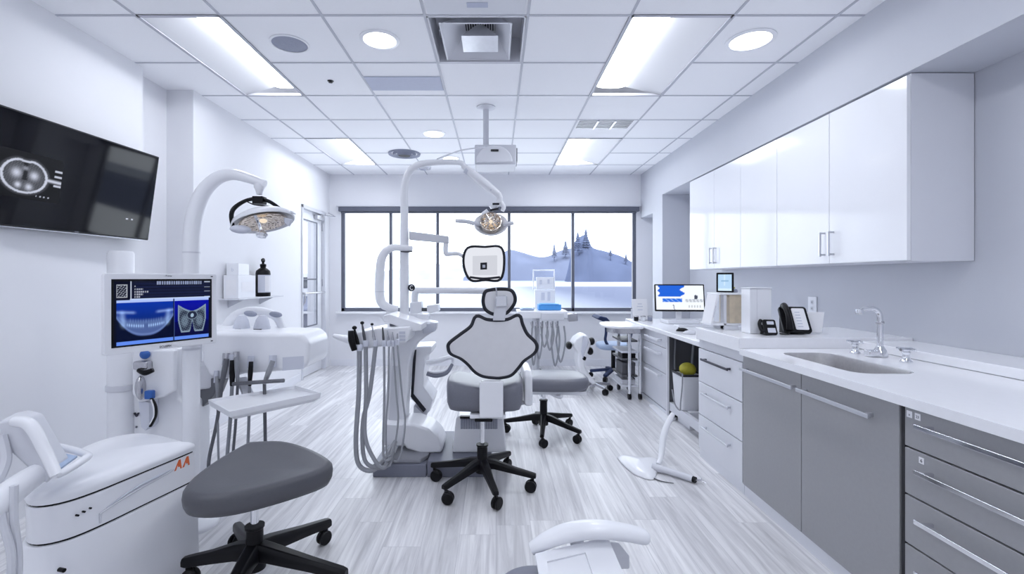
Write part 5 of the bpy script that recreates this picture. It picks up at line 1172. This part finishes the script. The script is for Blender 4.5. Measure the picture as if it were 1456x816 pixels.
m = MB(); m.prism(xz([(683, 373.5), (692.5, 373), (692.5, 383), (683, 383.5)], 3.445), 'y', 3.4445, 3.4468); bk = m.build('square_logo', 'rim', sc2)
m = MB(); m.prism(xz([(686, 376.5), (690, 376.5), (690, 380.5), (686, 380.5)], 3.443), 'y', 3.4435, 3.4444); m.build('logo_mark', 'label', bk)
m = MB(); m.tube(pts([(668, 394, 3.443), (688, 396, 3.442), (711, 394, 3.443)], 3.44), 0.008, 8); m.build('screen_lip', 'rim', sc2)

# ---- right dental lamp at the end of the arch
Yr = 3.45
m = MB(); m.tube(pts([(658, 236), (672, 247), (690, 262), (708, 276)], Yr), [0.020, 0.030, 0.034, 0.026], 14); arm = m.build('lamp_arm', 'white', t)
m = MB(); m.cyl(at(662, 241, Yr), at(666, 244, Yr), 0.026); m.cyl(at(698, 270, Yr-0.035), at(698, 270, Yr-0.03), 0.006); m.build('arm_collar', 'label', arm)
m = MB(); m.tube(pts([(708, 275), (711, 283), (707, 290), (698, 297)], Yr), [0.024, 0.022, 0.02, 0.024], 12); m.tube(pts([(710, 284), (716, 294), (714, 300)], Yr), [0.016, 0.017, 0.014], 10); m.tube(pts([(694, 300), (686, 306)], Yr), 0.02, 10); yk = m.build('lamp_yoke', 'white', arm)
m = MB(); m.obox(at(705, 290, Yr-0.02), (0.05, 0.02, 0.014)); m.obox(at(703, 298, Yr-0.02), (0.065, 0.02, 0.016), Matrix.Rotation(R(-12), 3, 'Y')); m.build('yoke_bolt', 'rim', yk, bevel=0.003)
c = at(698, 318, Yr-0.06)
rr2 = Matrix.Rotation(R(66), 3, 'X')       # opens towards the viewer and slightly down
m = MB(); m.loft([[c + rr2 @ Vector((0.125*k*math.cos(a*math.pi/18), 0.092*k*math.sin(a*math.pi/18), z)) for a in range(36)] for k, z in ((0.15, -0.075), (0.5, -0.068), (0.85, -0.04), (1.0, -0.008), (0.99, 0.004), (0.93, -0.002), (0.7, -0.03), (0.2, -0.045))]); sh = m.build('lamp_shade', 'white', arm, angle=60)
cr = c + Vector((0.0, -0.012, 0.012))
m = MB(); m.loft([[cr + rr2 @ Vector((0.073*k*math.cos(a*math.pi/18), 0.073*k*math.sin(a*math.pi/18), z)) for a in range(36)] for k, z in ((1.06, -0.03), (1.06, 0.008), (0.98, 0.010), (0.92, 0.0), (0.6, -0.018), (0.02, -0.026))], cap=False); m.build('reflector', 'reflector', sh, angle=70)
m = MB(); m.ell(cr + rr2 @ Vector((0, 0, 0.0)), (0.014, 0.014, 0.02), rr2); m.build('bulb', 'bulb', sh)
m = MB()
for a in range(6): m.tube([cr + rr2 @ Vector((0.016*math.cos(R(60*a)), 0.016*math.sin(R(60*a)), 0.004)), cr + rr2 @ Vector((0.07*math.cos(R(60*a)), 0.07*math.sin(R(60*a)), 0.01))], 0.003, 6)
m.build('bulb_guard', 'steel', sh)
m = MB(); m.tube(pts([(648, 314, Yr-0.06), (664, 315, Yr-0.06), (676, 318, Yr-0.05), (684, 318, Yr-0.04)], Yr), [0.014, 0.015, 0.017, 0.02], 10); m.build('lamp_handle', 'offwhite', sh)
m = MB(); m.tube(pts([(716, 320, Yr-0.05), (724, 318, Yr-0.06), (730, 317, Yr-0.06)], Yr), [0.014, 0.016, 0.014], 10); m.build('lamp_handle', 'offwhite', sh)

# ================================================================== stool chair with the winged back, centre
t = thing('dentist_chair', 'grey chair with a dark-rimmed winged back and headrest, black star base, mid room', 'chair', (-0.07, 2.95, 0))
sc_ = (-0.085, 2.95)
star(t, sc_, [(226, 0.30), (286, 0.30), (348, 0.32), (163, 0.33), (60, 0.34)], 0.034, (0.10, 0.275), legw=0.055, r_w=0.036, zin=0.16, zout=0.105)
m = MB(); m.cyl((sc_[0], sc_[1], 0.27), (sc_[0], sc_[1], 0.46), 0.014); m.build('gas_column', 'chrome', t)
m = MB(); m.box((-0.16, 2.88, 0.452), (0.06, 3.15, 0.478)); m.build('seat_frame', 'white', t, bevel=0.006)
m = MB(); m.box((-0.13, 2.872, 0.436), (-0.02, 2.96, 0.4515)); m.build('tilt_mechanism', 'black', t, bevel=0.005)
fr = Matrix.Translation((-0.065, 3.10, 0.485))
se = [(-0.245, -0.14), (-0.19, -0.205), (0.0, -0.215), (0.19, -0.205), (0.235, -0.14), (0.24, 0.1), (0.2, 0.24), (0.0, 0.27), (-0.2, 0.24), (-0.25, 0.1)]
se = [(p.x, p.y) for p in catmull([Vector((x, y, 0)) for x, y in se], 4, True)]
m = MB()
def wing(x): return 0.045*(abs(x)/0.24)**2
prof = [(0.5, 0.0), (0.84, 0.0), (0.94, 0.012), (0.99, 0.05), (1.0, 0.09), (0.985, 0.125), (0.93, 0.145), (0.8, 0.152), (0.4, 0.15), (0.01, 0.15)]
m.loft([[fr @ Vector((x*k, y*k, w + (wing(x*k) if w > 0.06 else 0))) for x, y in se] for k, w in prof]); m.build('seat', 'midvinyl', t, angle=80)
# back
def cp2(u, v): return (590+u/2.33, 390+v/2.33)
bo = [cp2(*q) for q in ((203, 139), (235, 150), (270, 153), (310, 150), (345, 136), (356, 165), (372, 198), (400, 226), (404, 246), (393, 263), (362, 285), (342, 310), (318, 334), (285, 342), (262, 342), (225, 337), (198, 322), (176, 298), (150, 277), (118, 262), (110, 245), (114, 228), (150, 200), (186, 172))]
Yb = 2.93
bk_ = [(p.x, p.z) for p in catmull(pts(bo, Yb), 4, True)]
bx0, bz0 = sum(p[0] for p in bk_)/len(bk_), sum(p[1] for p in bk_)/len(bk_)
def bs(k, y): return [Vector((bx0+(x-bx0)*k, y, bz0+(z-bz0)*k)) for x, z in bk_]
m = MB(); m.loft([bs(0.90, Yb-0.012), bs(0.95, Yb-0.010), bs(0.97, Yb), bs(0.97, Yb+0.02)]); m.build('back_panel', 'panelgrey', t, angle=50)
m = MB(); m.loft([bs(0.97, Yb+0.0205), bs(1.0, Yb+0.03), bs(1.0, Yb+0.05), bs(0.9, Yb+0.075), bs(0.6, Yb+0.085), bs(0.01, Yb+0.085)], cap=False); m.build('back_cushion', 'midvinyl', t, angle=80)
m = MB(); m.tube([Vector((x, Yb+0.006, z)) for x, z in [(bx0+(x-bx0)*0.985, bz0+(z-bz0)*0.985) for x, z in bk_]], 0.0155, 10, closed=True, raw=True); m.build('back_rim', 'rim', t)
ho = [cp2(*q) for q in ((226, 88), (232, 60), (250, 52), (285, 49), (318, 53), (331, 72), (330, 95), (314, 118), (298, 130), (268, 133), (246, 126), (231, 112))]
hq = [(p.x, p.z) for p in catmull(pts(ho, Yb), 4, True)]; hx, hz = sum(p[0] for p in hq)/len(hq), sum(p[1] for p in hq)/len(hq)
def hs_(k, y): return [Vector((hx+(x-hx)*k, y, hz+(z-hz)*k)) for x, z in hq]
m = MB(); m.loft([hs_(0.85, Yb-0.004), hs_(0.95, Yb), hs_(0.96, Yb+0.02)]); hr = m.build('headrest', 'panelgrey', t, angle=50)
m = MB(); m.loft([hs_(0.96, Yb+0.0205), hs_(1.0, Yb+0.03), hs_(0.95, Yb+0.06), hs_(0.6, Yb+0.075), hs_(0.01, Yb+0.075)], cap=False); m.build('headrest_cushion', 'midvinyl', hr, angle=80)
m = MB(); m.tube([Vector((x, Yb+0.008, z)) for x, z in [(hx+(x-hx)*0.98, hz+(z-hz)*0.98) for x, z in hq]], 0.014, 10, closed=True, raw=True); m.build('headrest_rim', 'rim', hr)
m = MB(); m.prism(xz([cp2(266, 80), cp2(305, 78), cp2(303, 115), cp2(298, 153), cp2(258, 153), cp2(263, 115)], Yb-0.03), 'y', Yb-0.032, Yb-0.014); m.build('headrest_bracket', 'offwhite', t, bevel=0.004)
m = MB(); m.prism(xz([cp2(268, 72), cp2(305, 70), cp2(306, 105), cp2(268, 108)], Yb-0.04), 'y', Yb-0.05, Yb-0.0325); m.build('headrest_latch', 'chrome', t, bevel=0.006)
m = MB(); m.tube(pts([(705, 408.5), (706, 414), (706, 421)], Yb-0.04), 0.005, 8); m.build('latch_pin', 'steel', t)
m = MB(); m.box((-0.10, 2.845, 0.47), (0.045, 2.868, 0.688)); m.box((-0.10, 2.868, 0.458), (0.045, 3.0, 0.476)); m.build('back_strap', 'white', t, bevel=0.006)
m = MB(); m.obox((-0.028, 2.895, 0.672), (0.12, 0.05, 0.024)); m.build('strap_mount', 'white', t, bevel=0.005)
# white side band
m = MB(); m.prism([(2.98, 0.52), (2.99, 0.50), (3.32, 0.49), (3.36, 0.52), (3.37, 0.69), (3.34, 0.72), (3.04, 0.72), (3.0, 0.69)], 'x', 0.182, 0.235); m.build('side_band', 'white', t, bevel=0.016, seg=3)
m = MB(); m.bar((0.03, 3.08, 0.466), (0.2, 3.1, 0.50), 0.04, 0.02); m.build('band_bracket', 'offwhite', t)

# ================================================================== low padded stool behind it
t = thing('padded_stool', 'long grey padded stool with a black star base behind the winged chair', 'stool', (0.40, 3.92, 0))
sc_ = (0.40, 3.93)
star(t, sc_, [(262, 0.30), (322, 0.33), (42, 0.35), (96, 0.30), (167, 0.33)], 0.032, (0.09, 0.30), legw=0.05, r_w=0.034, zin=0.155, zout=0.10)
m = MB(); m.cyl((sc_[0], sc_[1], 0.29), (sc_[0], sc_[1], 0.375), 0.017); m.cyl((sc_[0], sc_[1], 0.33), (sc_[0], sc_[1], 0.385), 0.035, 0.045); m.build('gas_column', 'chrome', t)
m = MB(); m.prism([(0.22, 3.75), (0.72, 3.72), (0.76, 3.85), (0.72, 4.05), (0.22, 4.05)], 'z', 0.386, 0.415); m.tube([(0.45, 3.80, 0.38), (0.50, 3.72, 0.375), (0.52, 3.69, 0.39)], 0.016, 8); m.build('seat_frame', 'white', t, bevel=0.008)
pd = [(0.20, 3.74), (0.24, 3.69), (0.45, 3.67), (0.65, 3.68), (0.74, 3.75), (0.76, 3.88), (0.73, 4.03), (0.62, 4.11), (0.40, 4.13), (0.24, 4.10), (0.20, 4.0)]
pd = [(p.x, p.y) for p in catmull([Vector((x, y, 0)) for x, y in pd], 4, True)]
m = MB(); m.cushion(pd, 0.416, 0.52, None, 0.012, 0.07); m.build('seat', 'midvinyl', t, angle=80)

# ================================================================== far instrument stand by the window
t = thing('instrument_stand', 'far white instrument stand under the window with grey hoses hanging from its edge', 'instrument stand', (0.55, 6.3, 0))
Yw = 6.40
def wx(px): return (px-CX)/F*Yw
m = MB(); m.box((wx(735), Yw-0.10, EYE-(452-CY)/F*Yw), (wx(806), Yw+0.35, EYE-(441.5-CY)/F*Yw)); m.build('table_top', 'white', t, bevel=0.012)
m = MB(); m.box((wx(768), Yw-0.14, EYE-(454-CY)/F*Yw), (wx(800), Yw-0.105, EYE-(444-CY)/F*Yw)); m.build('front_rail', 'offwhite', t, bevel=0.006)
m = MB(); m.prism(xz([(806, 446), (820, 445), (821, 456), (808, 457)], Yw), 'y', Yw-0.05, Yw+0.05); m.build('control_box', 'steel', t, bevel=0.006)
m = MB(); m.cyl((wx(762), Yw, 0.05), (wx(762), Yw, EYE-(452-CY)/F*Yw), 0.05); m.build('post', 'offwhite', t)
m = MB(); m.lathe([(0.0, 0.0), (0.24, 0.0), (0.24, 0.02), (0.07, 0.05), (0.06, 0.07)], (wx(764), Yw, 0), cap=False); m.build('foot', 'vinyl', t)
zt = EYE-(457-CY)/F*Yw
for i in range(6):
    x0 = wx(756+7*i); x1 = wx(758+8*i); lo_ = [0.16, 0.24, 0.40, 0.36, 0.15, 0.20][i]
    m = MB(); m.tube([(x0, Yw-0.15, zt+0.02), (x0-0.01, Yw-0.16, zt-0.15), (x0-0.02, Yw-0.17, (zt+lo_)/2), ((x0+x1)/2, Yw-0.18, lo_), (x1+0.03, Yw-0.17, (zt+lo_)/2), (x1+0.02, Yw-0.12, zt-0.05)], 0.012, 8); m.build('hose', 'hose', t)
m = MB()
for i in range(6): m.tube([at(756+7*i, 458, Yw-0.15), at(757+7*i, 466, Yw-0.155)], [0.02, 0.014], 10)
m.build('hose_holder', 'steel', t)
for x0, x1, label in ((766, 798, 'bright blue wrapped pack on the far instrument stand'), (740, 760, 'flat pale blue pack at the end of the far instrument stand')):
    b = MB(); z0 = EYE-(441-CY)/F*Yw; h = 0.075 if x0 == 766 else 0.02
    b.box((wx(x0), Yw, z0), (wx(x1), Yw+0.25, z0+h)); b.box((wx(x0)+0.03, Yw-0.006, z0+h), (wx(x1)-0.03, Yw+0.256, z0+h+0.01))
    tag(b.build('wrapped_pack', 'brightblue' if x0 == 766 else 'paleblue', bevel=0.006), label, 'pack')
Ys = 6.92
t = thing('glass_rack', 'pale acrylic rack of two tiers standing on the window sill', 'rack', (wx(775), Ys, WZ0))
def sx_(px): return (px-CX)/F*Ys
zz = lambda py: EYE-(py-CY)/F*Ys
m = MB(); m.box((sx_(761), BACK-0.068, WZ0-0.0015), (sx_(790), BACK-0.005, zz(412))); m.build('lower_tier', 'white', t, bevel=0.006)
m = MB(); m.box((sx_(763), BACK-0.06, zz(411.5)), (sx_(788), BACK-0.01, zz(394))); m.build('upper_tier', 'white', t, bevel=0.006)
m = MB(); m.tube([(sx_(759), BACK-0.04, zz(412)), (sx_(759), BACK-0.04, zz(384)), (sx_(789), BACK-0.04, zz(384)), (sx_(789), BACK-0.04, zz(412))], 0.012, 8, raw=True); m.build('carry_frame', 'white', t)
m = MB()
for a, b_, c_, d_ in ((770, 416, 775, 427), (779, 415, 783, 428), (768, 398, 771, 404), (779, 397, 782, 403)): m.box((sx_(a), BACK-0.072, zz(d_)), (sx_(b_ if False else c_), BACK-0.0685, zz(b_)))
m.build('opening', 'label', t)

# ================================================================== chairs and trolley in the far right corner
def fx(px, Y): return (px-CX)/F*Y
t = thing('saddle_chair', 'white shell saddle chair with black knobs, near the window', 'chair', (0.95, 5.45, 0))
Yc = 5.45; cxs = fx(832, Yc)
m = MB(); pr = [(812, 488), (817, 480), (826, 474), (833, 475), (838, 486), (833, 500), (829, 512), (830, 521), (836, 530), (845, 540), (842, 545), (832, 538), (822, 527), (819, 512), (820, 500)]
m.prism(xz(pr, Yc), 'y', Yc-0.12, Yc+0.16); m.build('shell', 'white', t, bevel=0.03, seg=3)
m = MB(); m.prism(xz([(829, 477), (834, 479), (837, 487), (832, 500), (829, 510), (826, 500)], Yc-0.13), 'y', Yc-0.135, Yc-0.121); m.build('inner_shell', 'label', t, bevel=0.006)
for q in ((809, 491), (829, 508), (841, 485), (839, 499)):
    m = MB(); m.ell(at(*q, Yc-0.06), (0.036, 0.07, 0.045)); m.build('arm_pad', 'black', t)
m = MB(); m.cyl((cxs+0.08, Yc, 0.055), (cxs+0.08, Yc, 0.16), 0.035); m.build('hub', 'offwhite', t)
for a in (10, 80, 150, 220, 300):
    u = Vector((math.cos(R(a)), math.sin(R(a)), 0)); o_ = Vector((cxs+0.08, Yc, 0))
    m = MB(); m.bar(o_+Vector((0,0,0.10)), o_+u*0.22+Vector((0,0,0.075)), 0.035, 0.03); l_ = m.build('leg', 'steel', t, bevel=0.006)
    e = o_+u*0.22; v = Vector((-u.y, u.x, 0)); m = MB(); m.cyl(e-v*0.02+Vector((0,0,0.034)), e+v*0.02+Vector((0,0,0.034)), 0.033); m.cyl(e+Vector((0,0,0.034)), e+Vector((0,0,0.07)), 0.01); m.build('caster', 'black', l_)

t = thing('office_chair', 'dark office chair with a pale blue seat, under the steel trolley', 'chair', (1.4, 6.1, 0))
Yc = 6.15; c0 = (fx(872, Yc), Yc)
m = MB(); m.cushion([(c0[0]+x, c0[1]+y) for x, y in rrect(0.42, 0.42, 0.12, 5)], 0.395, 0.47, None, 0.01, 0.08); m.build('seat', 'paleblue', t, angle=80)
m = MB(); m.cyl((c0[0], c0[1], 0.10), (c0[0], c0[1], 0.394), 0.028); m.build('column', 'black', t)
m = MB(); bx = [(fx(845, Yc), 0.80), (fx(849, Yc), 0.835), (fx(858, Yc), 0.815), (fx(863, Yc), 0.765), (fx(855, Yc), 0.755)]
m.prism(bx, 'y', Yc-0.2, Yc+0.2); m.build('arm_pad', 'navy', t, bevel=0.012)
m = MB(); m.tube([(fx(858, Yc), Yc-0.15, 0.76), (fx(858, Yc), Yc-0.15, 0.62), (fx(857, Yc), Yc-0.15, 0.52), (fx(862, Yc), Yc-0.15, 0.44), (fx(868, Yc), Yc-0.1, 0.40)], 0.018, 8); m.build('arm_bracket', 'navy', t)
m = MB(); m.tube([(fx(900, Yc), Yc+0.2, 0.42), (fx(905, Yc), Yc+0.22, 0.6), (fx(902, Yc), Yc+0.22, 0.74)], [0.02, 0.03, 0.03], 8, sc=(1, 0.5)); m.build('back_bar', 'navy', t)
for a in (20, 92, 164, 236, 308):
    u = Vector((math.cos(R(a)), math.sin(R(a)), 0)); o_ = Vector((c0[0], c0[1], 0))
    m = MB(); m.bar(o_+Vector((0,0,0.125)), o_+u*0.30+Vector((0,0,0.085)), 0.05, 0.035); l_ = m.build('leg', 'navy', t, bevel=0.006)
    e = o_+u*0.29; v = Vector((-u.y, u.x, 0)); m = MB(); m.cyl(e-v*0.022+Vector((0,0,0.034)), e+v*0.022+Vector((0,0,0.034)), 0.033); m.cyl(e+Vector((0,0,0.034)), e+Vector((0,0,0.08)), 0.01); m.build('caster', 'black', l_)

t = thing('steel_trolley', 'steel trolley with a white top and dark shelves beside the desk', 'trolley', (1.42, 5.35, 0))
Ya, Yb2 = 5.05, 5.55; xa, xb = 1.27, 1.585
m = MB(); m.prism([(1.18, 5.25), (1.22, 5.08), (1.33, 5.0), (1.58, 5.0), (1.58, 5.60), (1.30, 5.60), (1.20, 5.45)], 'z', 0.772, 0.80); m.build('top', 'white', t, bevel=0.01)
m = MB(); m.prism([(1.24, 5.25), (1.27, 5.12), (1.36, 5.06), (1.57, 5.06), (1.57, 5.52), (1.32, 5.52)], 'z', 0.715, 0.771); m.build('under_tray', 'steel', t, bevel=0.008)
for x, y in ((1.45, 5.08), (1.565, 5.08), (1.45, 5.53), (1.565, 5.53)):
    m = MB(); m.cyl((x, y, 0.065), (x, y, 0.714), 0.018); l_ = m.build('leg', 'chrome', t)
    m = MB(); m.cyl((x-0.014, y, 0.034), (x+0.014, y, 0.034), 0.033); m.cyl((x, y, 0.04), (x, y, 0.066), 0.01); m.build('caster', 'black', l_)
for z, mm in ((0.62, 'vinyl'), (0.50, 'label'), (0.42, 'vinyl'), (0.24, 'vinyl'), (0.13, 'ventmetal')):
    m = MB(); m.box((1.37, 5.10, z), (1.545, 5.51, z+0.02)); m.build('shelf', mm, t, bevel=0.003)
for y0_, y1_, z, h, mm, lab in ((5.13, 5.29, 0.4405, 0.05, 'black', 'black box on the middle shelf of the steel trolley'), (5.14, 5.40, 0.2605, 0.13, 'vinyl', 'dark case on the low shelf of the steel trolley'), (5.15, 5.45, 0.1505, 0.05, 'offwhite', 'pale box on the bottom shelf of the steel trolley')):
    m = MB(); m.box((1.385, y0_, z), (1.53, y1_, z+h*0.72)); m.box((1.382, y0_-0.003, z+h*0.72), (1.533, y1_+0.003, z+h)); tag(m.build('storage_box', mm, bevel=0.004), lab, 'box')

# ================================================================== fallen lamp head on the floor
t = thing('fallen_lamp', 'broken white lamp lying on the floor in front of the base cabinets', 'lamp', (0.98, 3.1, 0))
def fl(px, py, z=0.0):
    Y = (EYE-z)*F/(py-CY); return Vector(((px-CX)/F*Y, Y, z))
b0 = [fl(878, 652), fl(890, 666), fl(905, 677), fl(928, 683), fl(935, 671), fl(936, 655), fl(920, 655), fl(900, 652), fl(886, 650)]
bq = catmull(b0, 4, True); cb = sum((p for p in bq), Vector())/len(bq)
def bl_(k, z): return [cb + (p-cb)*k + Vector((0, 0, z)) for p in bq]
m = MB(); m.loft([bl_(0.97, 0.001), bl_(1.0, 0.006), bl_(0.97, 0.014), bl_(0.8, 0.03), bl_(0.4, 0.042), bl_(0.01, 0.045)], cap=False); m.build('lamp_shade', 'white', t, angle=80)
m = MB(); m.tube([fl(927, 664, 0.03), fl(945, 668, 0.028), fl(985, 681, 0.024)], [0.026, 0.022, 0.02], 14); m.build('broken_stem', 'offwhite', t)
m = MB(); e0, e1 = fl(985, 681, 0.024), fl(989, 682.5, 0.024); m.cyl(e0, e1, 0.0195); m.build('stem_end', 'black', t)
m = MB()
for a, b_ in ((3, 0), (6, 4), (2, 7)): m.tube([e1, e1+Vector((0.03, -0.012+0.006*a, -0.005)), e1+Vector((0.06, -0.02+0.01*b_, -0.012))], 0.0025, 6)
m.build('loose_wire', 'steel', t)
m = MB(); m.tube([fl(927, 679, 0.006), fl(940, 684, 0.006), fl(958, 687, 0.004)], [0.005, 0.004, 0.002], 6); m.build('thin_wire', 'vinyl', t)
g0 = fl(936, 660, 0.03)
m = MB(); m.tube([g0, g0+Vector((0.03, 0.04, 0.03)), at(941, 640, g0.y+0.08), at(943, 622, g0.y+0.12), at(948, 605, g0.y+0.16), at(957, 588, g0.y+0.2)], [0.016, 0.018, 0.021, 0.023, 0.021, 0.017], 14); m.build('curved_neck', 'white', t)
t = thing('floor_strip', 'white sloping foot rail lying on the floor below the far drawers', 'rail', (1.55, 4.1, 0))
m = MB(); q = [fl(923, 578), fl(947, 603), fl(962, 597), fl(935, 576)]; m.loft([[p+Vector((0,0,0.001)) for p in q], [p+Vector((0,0,0.02)) for p in q]]); m.build('rail_board', 'white', t, bevel=0.004)

# ================================================================== equipment end at the bottom of the picture
t = thing('armrest_unit', 'white armrest over a framed panel, cut off at the bottom of the picture', 'armrest', (0.34, 1.62, 0))
Ya_ = 1.62
m = MB(); rings = []
prof = [(756, 774, 17), (775, 763, 24), (800, 753, 28), (830, 747, 29), (860, 747, 28), (890, 751, 25), (912, 756, 21), (920, 759, 15)]
ctr = [at(x, y+6, Ya_) for x, y, h in prof]
ctr = [p for p in ctr]
m.tube(ctr, [0.022, 0.029, 0.033, 0.034, 0.033, 0.031, 0.029, 0.022], 16, sc=(1.25, 0.85)); m.build('arm_bar', 'white', t)
# panel: runs from under the bar towards the viewer and down
def pl(px, py, Y): return at(px, py, Y)
P0, P1, P2, P3 = at(761, 787, 1.575), at(864, 763, 1.63), at(905, 858, 1.42), at(778, 888, 1.36)
nrm = (P1-P0).cross(P3-P0).normalized()
if nrm.z < 0: nrm = -nrm
def q4(u, v, off=0.0): return (P0*(1-u)+P1*u)*(1-v) + (P3*(1-u)+P2*u)*v + nrm*off
def ringp(u0, v0, u1, v1, off): return [q4(u0, v0, off), q4(u1, v0, off), q4(u1, v1, off), q4(u0, v1, off)]
m = MB()
for a in ((0, 0, 1, 0.16), (0, 0.16, 0.13, 1), (0.64, 0.16, 1, 1)):
    m.loft([ringp(*a, -0.012), ringp(*a, 0.0)])
m.build('panel_frame', 'white', t, flat=True)
m = MB(); m.loft([ringp(0.13, 0.16, 0.64, 1, -0.012), ringp(0.13, 0.16, 0.64, 1, -0.007)]); m.build('panel_inset', 'white', t, flat=True)
m = MB(); m.loft([[at(866, 768, 1.63), at(880, 770, 1.66), at(896, 790, 1.66), at(872, 790, 1.6)], [p+Vector((0, 0, -0.05)) for p in [at(866, 768, 1.63), at(880, 770, 1.66), at(896, 790, 1.66), at(872, 790, 1.6)]]]); m.build('side_wing', 'offwhite', t, bevel=0.006)
m = MB(); m.box((0.17, 1.40, 0.02), (0.40, 1.58, 0.30)); m.build('pedestal', 'offwhite', t, bevel=0.02)
m = MB(); m.cushion([(0.13+0.125*math.cos(R(a)), 1.52+0.11*math.sin(R(a))) for a in range(0, 360, 10)], 0.285, 0.325, None, 0.004, 0.05); m.build('grey_pad', 'platform', t, angle=80)
m = MB(); m.lathe([(0.0, 0.0), (0.33, 0.0), (0.33, 0.015), (0.30, 0.03), (0.0, 0.034)], (0.24, 1.42, 0), cap=False); m.build('floor_plate', 'platform', t)
m = MB(); m.cyl(at(820, 757, Ya_+0.02)-Vector((0, 0, 0.03)), (0.30, 1.57, 0.29), 0.025); m.build('arm_post', 'white', t)
# ================================================================== camera, daylight, view
cam = bpy.data.cameras.new('camera'); co = bpy.data.objects.new('camera', cam); COL.objects.link(co)
co.location = (0, 0, EYE); co.rotation_euler = (R(90), 0, 0)
cam.sensor_width = 36; cam.lens = F/1456*36; cam.shift_x = (728-CX)/1456; cam.shift_y = -(408-CY)/1456; cam.clip_end = 3000; cam.clip_start = 0.02
bpy.context.scene.camera = co
w = bpy.data.worlds.new('overcast_sky'); bpy.context.scene.world = w; w.use_nodes = True
bg = w.node_tree.nodes['Background']; bg.inputs['Color'].default_value = (0.90, 0.945, 1.0, 1); bg.inputs['Strength'].default_value = 3.2
vs_ = bpy.context.scene.view_settings
vs_.view_transform = 'Standard'; vs_.look = 'None'; vs_.exposure = 0.25; vs_.gamma = 1.0; vs_.use_curve_mapping = False
bpy.context.scene.cycles.max_bounces = 10; bpy.context.scene.cycles.diffuse_bounces = 6
bpy.context.scene.cycles.sample_clamp_indirect = 6.0
